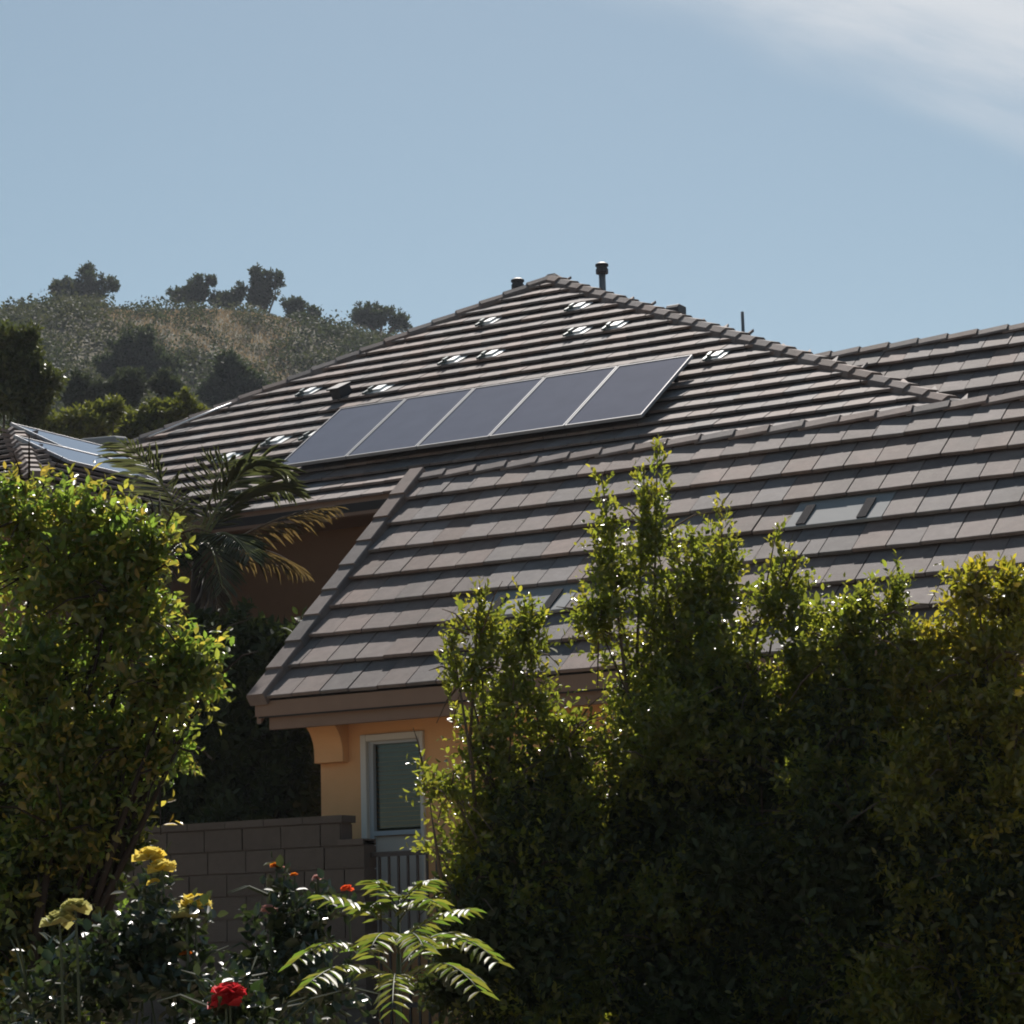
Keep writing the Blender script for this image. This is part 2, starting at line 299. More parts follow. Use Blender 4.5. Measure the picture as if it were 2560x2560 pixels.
# --- near low roof: gable wing
EX1 = 0.4595; W1 = 0.30
f1 = Frame((-13.002, 18.223, 3.959 - 0.07), (1, 0, 0), (0, math.cos(P1), math.sin(P1)))
L1 = 3.676; XR = -4.4
def build_low_roof():
    y1, z1 = f1.p(0, L1).y, f1.p(0, L1).z; yb = 22.33; zb = z1 - (yb - y1) * math.tan(P1)
    b = MB(); x0, x1 = -13.0, -3.0; n = f1.n * 0.03
    A = [Vector((x0, f1.O.y, f1.O.z)), Vector((x1, f1.O.y, f1.O.z)), Vector((x1, y1, z1)), Vector((x0, y1, z1)), Vector((x1, yb, zb)), Vector((x0, yb, zb))]
    dn = Vector((0, 0, -0.12))
    b.poly([a for a in A] + [a + dn for a in A], [(0, 1, 2, 3), (3, 2, 4, 5), (6, 9, 8, 7), (9, 11, 10, 8), (0, 3, 9, 6), (3, 5, 11, 9), (0, 6, 7, 1), (5, 4, 10, 11), (1, 7, 8, 2), (2, 8, 10, 4)])
    roof = b.build('roof', M_DECK, house); tag(roof, 'low gabled roof of large grey brown flat tiles')
    me = [slab_mesh('roof_tile', W1, EX1 + 0.07, M_TILE) for k in range(2)]; half = slab_mesh('roof_tile', W1 * 0.5, EX1 + 0.07, M_TILE)
    vents = {(4, 16), (4, 17), (2, 6), (2, 7), (2, 8)}
    for i in range(8):
        u0 = 0.10 + (0.15 if i % 2 else 0.0); k = 0
        if i % 2: o = link('roof_tile', half, roof); o.matrix_basis = tile_matrix(f1, 0.10, i * EX1, EX1)
        u = u0
        while u < 8.0:
            cxa, cxb = f1.O.x + u, f1.O.x + u + W1
            skip = any(ii == i and cxa < b1 - 0.02 and cxb > b0 + 0.02 for ii, b0, b1 in VENTX)
            if not skip and len([0 for _ in ()]) == 0:
                o = link('roof_tile', me[0], roof); o.matrix_basis = tile_matrix(f1, u, i * EX1, EX1, rnd.uniform(-0.012, 0.022), rnd.uniform(0, 0.006)) @ Matrix.Rotation(rnd.uniform(-0.006, 0.006), 4, 'Z')
            u += W1
    rest = []
    for i in range(8):
        u = 0.10 + (0.15 if i % 2 else 0.0)
        while u < 8.0: u += W1
        while u < 9.75: rest.append((u, i * EX1, W1, None)); u += W1
    joined_tiles('roof_tiles', f1, rest, EX1, roof)
    # flat low profile vents set into the courses
    for ii, b0, b1 in VENTX:
        V = MB(); w = b1 - b0; Mx = tile_matrix(f1, b0 - f1.O.x, ii * EX1, EX1, 0, 0.004)
        vv, ff = tile_verts(w, EX1 + 0.07, TT, 0.01); V.poly([Mx @ Vector(q) for q in vv], ff)
        vt = V.build('roof_vent', M_PALE, roof); tag(vt, 'pale flat vent sheet set in the tiles')
        for q in (0.12, 0.74):
            S = MB(); xx = w * q; S.poly([Mx @ Vector(q2) for q2 in ((xx, 0.02, TT + .002), (xx + 0.085, 0.02, TT + .002), (xx + 0.085, 0.36, TT + .004), (xx, 0.36, TT + .004), (xx, 0.02, TT + .012), (xx + 0.085, 0.02, TT + .012), (xx + 0.085, 0.36, TT + .014), (xx, 0.36, TT + .014))], [(3, 2, 1, 0), (4, 5, 6, 7), (0, 1, 5, 4), (1, 2, 6, 5), (2, 3, 7, 6), (3, 0, 4, 7)])
            link('louvre', S.mesh('louvre', M_LOUVRE), vt)
    cm = cap_mesh('ridge_cap', 0.30, 0.40, M_TILE)
    A = f1.p(0.1, L1); caps_along((-3.1, A.y, A.z), (-12.95, A.y, A.z), None, 'ridge_cap', cm, 28, roof, 0.4, lift=0.075)
    rm = cap_mesh('rake_tile', 0.19, 0.50, M_TILE, drop=0.012, t=0.105, top=0.88)
    a = f1.p(0.03, -0.02, 0.02); b2 = f1.p(0.03, L1 - 0.02, 0.02)
    caps_along(a, b2, None, 'rake_tile', rm, 9, roof, 0.45, lift=0.115, tilt=0.05, up=tuple(f1.n))
VENTX = [(4, -8.402, -7.502), (2, -11.102, -10.202)]
build_low_roof()

# --- main two storey roof: hipped front
EX2 = 0.333; W2 = 0.30
EY, EZ = 23.53, 6.81; APEX = Vector((-15.881, 29.261, 10.749)); HR_ = 0.705
XL = APEX.x - (APEX.y - EY) / HR_; XRr = APEX.x + (APEX.y - EY) / HR_
f2 = Frame((XL, EY, EZ - 0.06), (1, 0, 0), (0, math.cos(P2), math.sin(P2)))
SL2 = (APEX.y - EY) / math.cos(P2)
WING_X = -20.25; WING_EX = -17.5; WING_EZ = 6.84; WING_RZ = WING_EZ + (WING_EX - WING_X) * -1 * -math.tan(P3)
WING_RZ = WING_EZ + (WING_EX - WING_X) * math.tan(P3)
def build_main_roof():
    ap = APEX - Vector((0, 0, 0.06)); z0 = EZ - 0.06; back = 14.0
    rb = Vector((ap.x, ap.y + 6, ap.z))
    b = MB(); A = [Vector((XL, EY, z0)), Vector((XRr, EY, z0)), ap, rb, Vector((XRr, EY + back, z0)), Vector((XL, EY + back, z0))]
    dn = Vector((0, 0, -0.1))
    b.poly(A + [a + dn for a in A], [(0, 1, 2), (1, 4, 3, 2), (0, 2, 3, 5), (3, 4, 5), (0, 6, 7, 1), (6, 11, 10, 7), (1, 7, 10, 4), (0, 5, 11, 6), (4, 10, 11, 5)])
    roof = b.build('roof', M_DECK, house); tag(roof, 'tall hipped main roof with thin dark tile courses')
    items = []; nrow = int(SL2 / EX2)
    vs_top = (WING_RZ - EZ) / math.sin(P2)      # slope distance where the wing ridge meets the face
    for i in range(nrow + 1):
        s = i * EX2; s2 = min(s + EX2, SL2); half = s * math.cos(P2) / HR_; half2 = s2 * math.cos(P2) / HR_
        lo, hi = half, 2 * (APEX.x - XL) - half; lo2, hi2 = half2, 2 * (APEX.x - XL) - half2
        if s < vs_top:                          # valley with the side wing
            f = s / vs_top; f2_ = s2 / vs_top
            lo = (WING_EX - XL) + (WING_X - WING_EX) * f; lo2 = (WING_EX - XL) + (WING_X - WING_EX) * f2_
        u = math.floor(lo / W2) * W2 + (0.15 if i % 2 else 0)
        while u < hi:
            a, c = max(u, lo), min(u + W2, hi); a2, c2 = max(u, lo2), min(u + W2, hi2)
            if c - a > 0.03: items.append((a, s, c - a, (min(max(a2 - a, -0.3), 0.3), max(min(c2 - c, 0.3), -0.3)) if c2 - a2 > 0.0 else (0.0, -(c - a) * 0.9)))
            u += W2
    joined_tiles('roof_tiles', f2, items, EX2, roof)
    # right hand slope of the hip, seen edge on
    f2r = Frame((XRr, EY, EZ - 0.06), (0, 1, 0), (-math.cos(R(25.85)), 0, math.sin(R(25.85)))); it = []
    sl = (XRr - ap.x) / math.cos(R(25.85))
    for i in range(int(sl / EX2)):
        s = i * EX2; off = s * math.cos(R(25.85)) * HR_
        u = off + 0.12
        while u < back - off - 0.3: it.append((u, s, W2, None)); u += W2
    joined_tiles('roof_tiles', f2r, it, EX2, roof)
    cm = cap_mesh('hip_cap', 0.25, 0.42, M_TILE, drop=0.06, t=0.07)
    caps_along((XRr - 0.05, EY - 0.02, EZ), APEX + Vector((0, 0, .02)), None, 'hip_cap', cm, 29, roof, 0.38, lift=0.055, tilt=0.07)
    caps_along((WING_X - 0.75, EY + (WING_X - 0.75 - XL) * HR_, EZ + (WING_X - 0.75 - XL) * HR_ * math.tan(P2)), APEX + Vector((0, 0, .02)), None, 'hip_cap', cm, 19, roof, 0.38, lift=0.055, tilt=0.07)
    caps_along(APEX + Vector((0, 0, .01)), rb + Vector((0, 0, 0.08)), None, 'hip_cap', cm, 15, roof, 0.38, lift=0.07, tilt=0.03)
build_main_roof()

# --- right hand roof behind the low wing
f3 = Frame((-11.6, 22.33, 5.18 - 0.07), (1, 0, 0), (0, math.cos(P1), math.sin(P1)))
def build_right_roof():
    ry, rz = 25.73, 8.23 - 0.07; x0, x1 = -11.6, -3.0; by = 29.2; bz = rz - (by - ry) * math.tan(P1)
    b = MB(); A = [Vector((x0, 22.33, f3.O.z)), Vector((x1, 22.33, f3.O.z)), Vector((x1, ry, rz)), Vector((x0, ry, rz)), Vector((x1, by, bz)), Vector((x0, by, bz))]; dn = Vector((0, 0, -0.1))
    b.poly(A + [a + dn for a in A], [(0, 1, 2, 3), (3, 2, 4, 5), (6, 9, 8, 7), (9, 11, 10, 8), (0, 3, 9, 6), (3, 5, 11, 9), (0, 6, 7, 1), (5, 4, 10, 11), (1, 7, 8, 2), (2, 8, 10, 4)])
    roof = b.build('roof', M_DECK, house); tag(roof, 'gabled roof rising behind the low wing on the right')
    Ls = (ry - 22.33) / math.cos(P1); ex = 0.425; me = slab_mesh('roof_tile', W1, ex + 0.07, M_TILE); n = int(Ls / ex + 0.5)
    s0 = Ls - n * ex; rest = []
    for i in range(n):
        u = (0.15 if i % 2 else 0) + 0.7
        if i < n - 6:
            while u < 7.6: rest.append((u, s0 + i * ex, W1, None)); u += W1
            continue
        q = u
        while q < 8.3:
            if q >= 6.1: rest.append((q, s0 + i * ex, W1, None))
            q += W1
        while u < 6.1:
            o = link('roof_tile', me, roof); o.matrix_basis = tile_matrix(f3, u, s0 + i * ex, ex, rnd.uniform(-0.012, 0.022), rnd.uniform(0, 0.006)); u += W1
    joined_tiles('roof_tiles', f3, rest, ex, roof)
    cm = cap_mesh('ridge_cap', 0.28, 0.40, M_TILE)
    caps_along((-3.1, ry, rz), (-11.4, ry, rz), None, 'ridge_cap', cm, 24, roof, 0.4, lift=0.085, tilt=0.06)
build_right_roof()

# --- side wing on the left, sloping to the right
f4 = Frame((WING_EX, 20.0, WING_EZ - 0.06), (0, 1, 0), (-math.cos(P3), 0, math.sin(P3)))
def build_wing_roof():
    ex = 0.333; z0 = WING_EZ - 0.06; zr = WING_RZ - 0.06; hy0, hy1 = 20.45, 23.3
    b = MB(); A = [Vector((WING_EX, hy0, z0)), Vector((WING_EX, 24.2, z0)), Vector((WING_X, 26.2, zr)), Vector((WING_X, hy1, zr)), Vector((WING_X - 2.75, 26.2, z0)), Vector((WING_X - 2.75, hy0, z0))]; dn = Vector((0, 0, -0.1))
    b.poly(A + [a + dn for a in A], [(0, 1, 2, 3), (3, 2, 4, 5), (0, 3, 5), (6, 9, 8, 7), (9, 11, 10, 8), (6, 11, 9), (0, 6, 7, 1), (1, 7, 8, 2), (2, 8, 10, 4), (4, 10, 11, 5), (0, 5, 11, 6)])
    roof = b.build('roof', M_DECK, house); tag(roof, 'side wing roof falling to the right, seen almost edge on')
    Ls = (WING_EX - WING_X) / math.cos(P3); n = int(Ls / ex); it = []
    for i in range(n):
        s = i * ex; t = s / Ls; yv = 23.6 + (25.4 - 23.6) * t; yh = hy0 + (hy1 - hy0) * t
        u = yh - 20.0 + 0.05
        w0 = 0.15 if i % 2 else W2
        while u < yv - 20.0 - 0.05: it.append((u, s, min(w0, yv - 20.0 - u), None)); u += w0; w0 = W2
    joined_tiles('roof_tiles', f4, it, ex, roof)
    pf = math.atan2(zr - z0, hy1 - hy0); ff = Frame((WING_X - 2.75, hy0, z0), (1, 0, 0), (0, math.cos(pf), math.sin(pf))); it = []; Lf = (hy1 - hy0) / math.cos(pf)
    for i in range(int(Lf / ex)):
        s = i * ex; k = 2.75 * s / Lf; u = k + 0.02; w0 = 0.15 if i % 2 else W2
        while u < 5.5 - k - 0.1: it.append((u, s, min(w0, 5.5 - k - u), None)); u += w0; w0 = W2
    joined_tiles('roof_tiles', ff, it, ex, roof)
    cm = cap_mesh('hip_cap', 0.27, 0.42, M_TILE, drop=0.06)
    caps_along((WING_EX, hy0, z0 + .05), (WING_X, hy1, zr + .06), None, 'hip_cap', cm, 11, roof, 0.4, lift=0.07, tilt=0.07)
    caps_along((WING_X, hy1, zr + .03), (WING_X, 25.8, zr + .03), None, 'ridge_cap', cm, 7, roof, 0.4, lift=0.07, tilt=0.05)

build_wing_roof()

def build_walls():
    yw = 18.80
    # low wing: front wall with a window opening
    wx0, wx1, wz0, wz1 = -12.276, -11.615, 1.75, 3.607
    b = MB(); th = 0.18
    for x0, x1, z0, z1 in ((-12.727, wx0, 0.9, 3.90), (wx1, -3.3, 0.9, 3.90), (wx0, wx1, wz1, 3.90), (wx0, wx1, 0.9, wz0)):
        b.box(((x0 + x1) / 2, yw + th / 2, (z0 + z1) / 2), (x1 - x0, th, z1 - z0))
    b.build('wall', M_STUCCO, house)
    b = MB(); prof = [(18.985, 0.9), (22.1, 0.9), (22.1, 5.0), (20.96, 6.05), (18.985, 4.3)]
    b.poly([(-12.725, y, z) for y, z in prof] + [(-12.55, y, z) for y, z in prof], [tuple(range(5)), tuple(range(9, 4, -1))] + [(i, (i + 1) % 5, 5 + (i + 1) % 5, 5 + i) for i in range(5)]).build('wall', M_STUCCO, house)
    # fascia and the frieze board under it
    MB().box(((-13.03 - 3.2) / 2, 18.235, 3.852), (9.83, 0.045, 0.135)).build('fascia', M_FASCIA, house)
    MB().box(((-12.925 - 3.2) / 2, 18.31, 3.725), (9.72, 0.06, 0.115)).build('frieze_board', M_FASCIA, house)
    MB().box(((-12.90 - 3.2) / 2, 18.565, 3.735), (9.7, 0.45, 0.03)).build('soffit', M_FASCIA, house)
    a = f1.p(0.02, 0, -0.02); c = f1.p(0.02, L1, -0.02); B = MB(); dz = Vector((0, 0, -0.15)); dx = Vector((-0.045, 0, 0))
    B.hexa([a + dz, a + dz + dx, c + dz + dx, c + dz], [a, a + dx, c + dx, c]).build('fascia', M_FASCIA, house)
    # corbel under the eave
    prof = [(0, 0), (0, 0.40)] + [(-0.40, 0.40)] + [(-0.40, 0.375)] + [(-0.40 + 0.30 * math.sin(t), 0.375 - 0.30 * (1 - math.cos(t))) for t in [R(10 * k) for k in range(1, 10)]] + [(-0.10, 0.0)]
    bevel(MB().prism(prof, (-12.73, yw - .001, 3.375), (0, 1, 0), (0, 0, 1), (0.31, 0, 0)).build('corbel', M_STUCCO, house), 0.006, 2)
    # window
    win = MB()
    fw = 0.062
    for x0, x1, z0, z1 in ((wx0, wx0 + fw, wz0, wz1), (wx1 - fw * .6, wx1, wz0, wz1), (wx0 + fw, wx1 - fw * .6, wz1 - fw, wz1), (wx0 + fw, wx1 - fw * .6, wz0, wz0 + fw)):
        win.box(((x0 + x1) / 2, yw - 0.005, (z0 + z1) / 2), (x1 - x0, 0.07, z1 - z0))
    w = win.build('window', M_TRIM, house); bevel(w, 0.006)
    fr = MB(); ix0, ix1 = wx0 + fw, wx1 - fw * .6
    for x0, x1, z0, z1 in ((ix0, ix0 + .045, wz0 + fw, wz1 - fw), (ix1 - .02, ix1, wz0 + fw, wz1 - fw), (ix0 + .045, ix1 - .02, wz1 - fw - .025, wz1 - fw), (ix0 + .045, ix1 - .02, 2.705, 2.745)):
        fr.box(((x0 + x1) / 2, yw + 0.035, (z0 + z1) / 2), (x1 - x0, 0.05, z1 - z0))
    fr.build('sash', mat('grey_sash', (0.42, 0.44, 0.46), 0.45), w)
    MB().box(((ix0 + ix1) / 2, yw + 0.058, (2.745 + wz1 - fw) / 2), (ix1 - ix0 - .02, 0.006, wz1 - fw - 2.745)).build('pane', M_PANE, w)
    sm = MB().box((0, 0, 0), (ix1 - ix0 - 0.04, 0.003, 0.046), Matrix.Rotation(R(52), 4, 'X')).mesh('blind_slat', M_SLAT)
    z = 2.77
    while z < wz1 - fw: o = link('blind_slat', sm, w); o.matrix_basis = Matrix.Translation(((ix0 + ix1) / 2, yw + 0.11, z)); z += 0.041
    MB().box(((ix0 + ix1) / 2, yw + 0.056, (wz0 + fw + 2.70) / 2), (ix1 - ix0 - .02, 0.012, 2.70 - wz0 - fw)).build('lower_panel', M_CURTAIN, w)
    MB().box(((wx0 + wx1) / 2, yw + 0.6, 2.7), (1.6, 0.05, 2.2)).build('wall', M_STUCCO, house)
    # main storey walls
    MB().box((-12.4, EY + 0.75, 3.8), (10.6, 0.2, 5.85)).build('wall', M_STUCCO_SHADE, house)
    MB().box((-7.0, EY + 3.9, 3.8), (0.2, 6.0, 5.85)).build('wall', M_STUCCO_SHADE, house)
    MB().box((-17.75 - 2.6, 22.6 + 3.3, 3.8), (0.2, 3.0, 5.8)).build('wall', M_STUCCO_SHADE, house)
    MB().box((-17.95, 22.61, 3.8), (0.2, 3.0, 5.85)).build('wall', M_STUCCO_SHADE, house)
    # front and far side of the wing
    MB().box((-20.35, 21.0, 3.8), (4.9, 0.2, 5.85)).build('wall', M_STUCCO_SHADE, house)
    MB().box((-22.7, 23.9, 3.8), (0.2, 5.58, 5.85)).build('wall', M_STUCCO_SHADE, house)
    MB().box((WING_X, 20.42, WING_EZ - 0.14), (5.5, 0.05, 0.20)).build('fascia', M_FASCIA, house)
    MB().box((WING_X, 20.72, WING_EZ - 0.21), (5.4, 0.52, 0.03)).build('soffit', M_FASCIA, house)
    MB().box(((WING_EX + XRr) / 2, EY + 0.03, EZ - 0.10), (XRr - WING_EX, 0.05, 0.20)).build('fascia', M_FASCIA, house)
    MB().box((WING_EX + 0.0, (20.45 + EY) / 2, WING_EZ - 0.14), (0.05, EY - 20.45, 0.20)).build('fascia', M_FASCIA, house)
    MB().box(((WING_EX + XRr) / 2, EY + 0.36, EZ - 0.19), (XRr - WING_EX, 0.62, 0.03)).build('soffit', M_FASCIA, house)
def glassmat():
    m = bpy.data.materials.new('pane_glass'); m.use_nodes = True; nt = m.node_tree; nt.nodes.clear()
    out = N(nt, 'ShaderNodeOutputMaterial'); g = N(nt, 'ShaderNodeBsdfGlossy'); g.inputs['Roughness'].default_value = 0.03; t = N(nt, 'ShaderNodeBsdfTransparent'); t.inputs['Color'].default_value = (0.72, 0.78, 0.72, 1)
    fz = N(nt, 'ShaderNodeFresnel'); fz.inputs['IOR'].default_value = 1.5; mx = N(nt, 'ShaderNodeMixShader'); nt.links.new(fz.outputs[0], mx.inputs[0]); nt.links.new(t.outputs[0], mx.inputs[1]); nt.links.new(g.outputs[0], mx.inputs[2]); nt.links.new(mx.outputs[0], out.inputs[0]); return m
M_PANE = glassmat()
build_walls()

# roof vents and pipes of the house
def pipe(base, h, r, cap, name='vent_pipe'):
    x, y, z = base; b = MB(); b.tube([(x, y, z - 0.5), (x, y, z + h)], [r, r], 14); o = b.build(name, M_VENT, house, True)
    if cap:
        c = MB(); c.tube([(x, y, z + h - 0.03), (x, y, z + h + 0.03)], [r * 1.85, r * 1.85], 14); c.build('cap', M_VENTD, o)
        c = MB(); c.tube([(x, y, z + h + 0.034), (x, y, z + h + 0.07)], [r * 1.6, r * 1.6], 14); c.build('cap', M_VENTD, o)
        c = MB(); c.tube([(x, y, z + h + 0.074), (x, y, z + h + 0.10), (x, y, z + h + 0.125)], [r * 1.95, r * 1.95, r * 1.1], 14); c.build('cap', M_VENTD, o)
    return o
pipe((-15.229, 29.531, 10.549), 0.27, 0.047, True)
pipe((-17.025, 30.351, 11.008), 0.055, 0.05, True)
pipe((-12.428, 27.901, 9.248), 0.23, 0.021, False)
def small_vent(c, w, d, h):
    b = MB(); x, y, z = c; b.prism([(-d / 2, 0), (-d / 2, h * .55), (-d * .3, h), (d / 2, h), (d / 2, 0)], (x - w / 2, y, z), (0, 1, 0), (0, 0, 1), (w, 0, 0)); return bevel(b.build('roof_vent', M_VENTD, house), 0.01)
small_vent((-13.501, 28.211, 9.667), 0.19, 0.25, 0.12)
def box_vent():
    u, s = -17.454 - XL, (8.80 - EZ) / math.sin(P2); Mx = f2.mat(u, s, 0.0); b = MB()
    b.poly([Mx @ Vector(p) for p in ((-.075, -.14, .05), (.075, -.14, .05), (.075, .15, .03), (-.075, .15, .03), (-.075, -.14, .22), (.075, -.14, .22), (.075, .15, .16), (-.075, .15, .16))], [(3, 2, 1, 0), (4, 5, 6, 7), (0, 1, 5, 4), (1, 2, 6, 5), (2, 3, 7, 6), (3, 0, 4, 7)])
    o = bevel(b.build('roof_vent', M_VENTD, house), 0.012, 2)
    c = MB(); c.poly([Mx @ Vector(p) for p in ((-.09, -.17, .222), (.09, -.17, .222), (.09, .17, .162), (-.09, .17, .162), (-.09, -.17, .245), (.09, -.17, .245), (.09, .17, .185), (-.09, .17, .185))], [(3, 2, 1, 0), (4, 5, 6, 7), (0, 1, 5, 4), (1, 2, 6, 5), (2, 3, 7, 6), (3, 0, 4, 7)])
    c.build('hood', M_VENTD, o)
box_vent()
def wing_vent(): # galvanised hood on the wing roof
    x, y, z = (-21.060, 25.993, 8.536); b = MB(); Mz = Matrix.Rotation(R(14), 4, 'Z')
    pts = [(-.30, -.22, -.3), (.30, -.22, -.3), (.30, .22, -.3), (-.30, .22, -.3), (-.26, -.2, .0), (.26, -.2, .0), (.26, .2, .06), (-.26, .2, .06)]
    b.poly([Mz @ Vector(p) + Vector((x, y, z + 0.06)) for p in pts], [(3, 2, 1, 0), (4, 5, 6, 7), (0, 1, 5, 4), (1, 2, 6, 5), (2, 3, 7, 6), (3, 0, 4, 7)]); bevel(b.build('roof_vent', M_PALE, house), 0.03, 3)
wing_vent()

# ------------------------------------------------------------------ solar panels and roof mounts
def panel(fr, u, s, w, h, lift, label, group):
    p = fr.p(u, s, lift); t = thing('solar_panel', p, label, 'solar panel', group); Mx = fr.mat(u, s, lift)
    b = MB()
    for c, sz in (((w / 2, h - .007, 0), (w, .014, .04)), ((.007, h / 2, 0), (.014, h - .028, .04)), ((w - .007, h / 2, 0), (.014, h - .028, .04))): b.box(c, sz)
    b.box((w / 2, .007, 0), (w, .014, .04))
    b.v = [tuple(Mx @ Vector(v)) for v in b.v]; b.build('frame', M_FRAME, t)
    g = MB(); g.box((w / 2, h / 2, .008), (w - .028, h - .028, .008)); g.v = [tuple(Mx @ Vector(v)) for v in g.v]; g.build('glass', M_CELL, t)
    k = MB(); k.box((w / 2, h * .5, -.014), (w - .06, h - .06, .01)); k.v = [tuple(Mx @ Vector(v)) for v in k.v]; k.build('back_sheet', M_BLACKALU, t)
    for q in (0.22, 0.78): # feet down to the tiles
        for e in (0.12, 0.88):
            ft = MB(); ft.box((w * e, h * q, -lift / 2 - .02), (.04, .04, lift - .02)); ft.v = [tuple(Mx @ Vector(v)) for v in ft.v]; ft.build('foot', M_BLACKALU, t)
    return t
M_FRAME = mat('panel_frame', (0.30, 0.31, 0.33), 0.55, metal=0.3)
uu0 = -16.93 - XL; ss0 = (7.405 - EZ) / math.sin(P2) - 0.12; pw, ph = 0.966, 1.68
names = ['leftmost of the five panels in the row on the main roof', 'second panel from the left in the main roof row', 'middle panel of the five in the main roof row', 'second panel from the right in the main roof row', 'rightmost and palest of the five panels on the main roof']
for i in range(5): panel(f2, uu0 + i * (pw + 0.016), ss0, pw, ph, 0.205, names[i], 'row of solar panels on the main roof')
for i, (u, s, lab) in enumerate(((2.05, 1.05, 'bright panel low on the left wing roof above the tree'), (2.95, 1.985, 'bright panel high on the left wing roof below its ridge'))):
    panel(f4, u, s, 1.75, 0.92, 0.13, lab, 'solar panels on the left wing')
def mount(u, s, label, wide=0.26, two=True):
    i = round(s / EX2); s = i * EX2 + 0.02; Mx = f2.mat(u, s, 0) ; t = thing('roof_mount', f2.p(u, s, 0.05), label, 'roof mount', 'white roof mounts waiting for panels')
    Tm = tile_matrix(f2, u, i * EX2, EX2, 0, 0.0)
    b = MB(); z = TT + 0.008
    b.box((0, .19, z), (wide, .30, .005)); b.box((0, .20, z + .016), (wide * .42, .20, .024)); b.v = [tuple(Tm @ Matrix.Rotation(rnd.uniform(-.05, .05), 4, 'Z') @ Vector(v)) for v in b.v]; b.build('flashing', M_FLASH, t)
    jr = Matrix.Translation((0, .19, 0)) @ Matrix.Rotation(rnd.uniform(-.10, .10), 4, 'Z') @ Matrix.Translation((0, -.19, 0))
    k = MB(); k.box((-wide * .22, .07, z + .035), (.035, .05, .06)); k.box((-wide * .22, .10, z + .062), (.035, .12, .008)); k.box((-wide * .40, .05, z + .02), (.03, .16, .03)); k.v = [tuple(Tm @ jr @ Vector(v)) for v in k.v]; k.build('bracket', M_IRONGREY, t)
for x, z, lab, wd in ((-14.81, 9.822, 'white mount nearest the peak on the right of the main roof', .26), (-14.39, 9.17, 'mount left of the pair under the right hip', .26), (-13.86, 9.20, 'mount right of the pair under the right hip', .26), (-16.175, 9.784, 'lone white mount high under the left hip', .24), (-16.09, 9.154, 'left mount of the middle pair above the panels', .26), (-15.524, 9.16, 'right mount of the middle pair above the panels', .26), (-18.155, 8.803, 'mount left of the black box vent', .24), (-16.881, 8.783, 'mount right of the black box vent', .30), (-17.72, 7.853, 'middle mount left of the panel row', .30), (-17.15, 7.858, 'mount tucked against the left end of the panel row', .22), (-18.283, 7.838, 'leftmost mount of the three beside the panel row, behind palm fronds', .28), (-11.86, 8.241, 'bare white plate at the upper right corner of the panel row', .22)):
    mount(x - XL, (z - EZ) / math.sin(P2), lab, wd)
def conduit(): # thin light conduit lying just under the left hip
    a = Vector((-20.193, 25.907, 8.444)); c = Vector((-19.344, 26.594, 8.916)); n = f2.n * 0.075
    t = tag(MB().tube([a + n, (a + c) / 2 + n * 1.05, c + n], [.013, .013, .013], 8).build('conduit', M_ALU, None, True), 'thin silver conduit lying under the left hip of the main roof', 'conduit')
conduit()

# ------------------------------------------------------------------ block wall and iron fence
def build_block_wall():
    yw = 17.6; t = thing('block_wall', (-14.5, yw, 1.0), 'grey brown concrete block wall with a flat cap, left of the window', 'wall')
    x0, xs, x1 = -16.4, -11.72, -11.49; top = 2.80
    MB().box(((x0 + x1) / 2, yw + 0.10, 1.70), (x1 - x0 - .02, 0.15, 1.82)).build('mortar', M_MORTAR, t)
    MB().box(((x0 + xs) / 2, yw + 0.10, 2.69), (xs - x0 - .02, 0.15, 0.17)).build('mortar', M_MORTAR, t)
    bw, bh = 0.405, 0.193
    full = MB().box((0, 0, 0), (bw - .012, 0.19, bh - .011)).mesh('block', M_BLOCK); halfm = MB().box((0, 0, 0), (bw / 2 - .012, 0.19, bh - .011)).mesh('block', M_BLOCK)
    z = 2.765 - bh; r = 0
    while z > 0.95:
        xr = xs - 0.01 if r == 0 else x1; x = xr; first = True
        while x > x0 + .1:
            w = bw / 2 if (first and r % 2 == 0) else bw; first = False
            o = link('block', halfm if w < bw else full, t); o.matrix_basis = Matrix.Translation((x - w / 2, yw + 0.10 + rnd.uniform(-.004, .004), z + bh / 2)); x -= w
        z -= bh; r += 1
    cm = MB().box((0, 0, 0), (bw - .008, 0.215, 0.06)).mesh('cap_block', M_BLOCK); x = xs + 0.02
    while x > x0: o = link('cap_block', cm, t); o.matrix_basis = Matrix.Translation((x - bw / 2, yw + 0.10, 2.80)); x -= bw
    MB().box((x1 - .135, yw + .10, 2.60), (0.25, 0.205, 0.05)).build('cap_block', M_BLOCK, t)
build_block_wall()
def build_fence():
    t = thing('iron_fence', (-10.8, 17.7, 1.0), 'dark iron picket fence below the window', 'fence')
    for z in (2.49, 1.25): MB().box((-10.95, 17.7, z), (1.05, 0.035, 0.04)).build('rail', M_IRON, t)
    pm = MB().box((0, 0, 0), (0.018, 0.018, 1.42)).mesh('picket', M_IRON)
    for i in range(11): o = link('picket', pm, t); o.matrix_basis = Matrix.Translation((-11.42 + i * 0.0935, 17.7 + 0.028, 1.76))
build_fence()

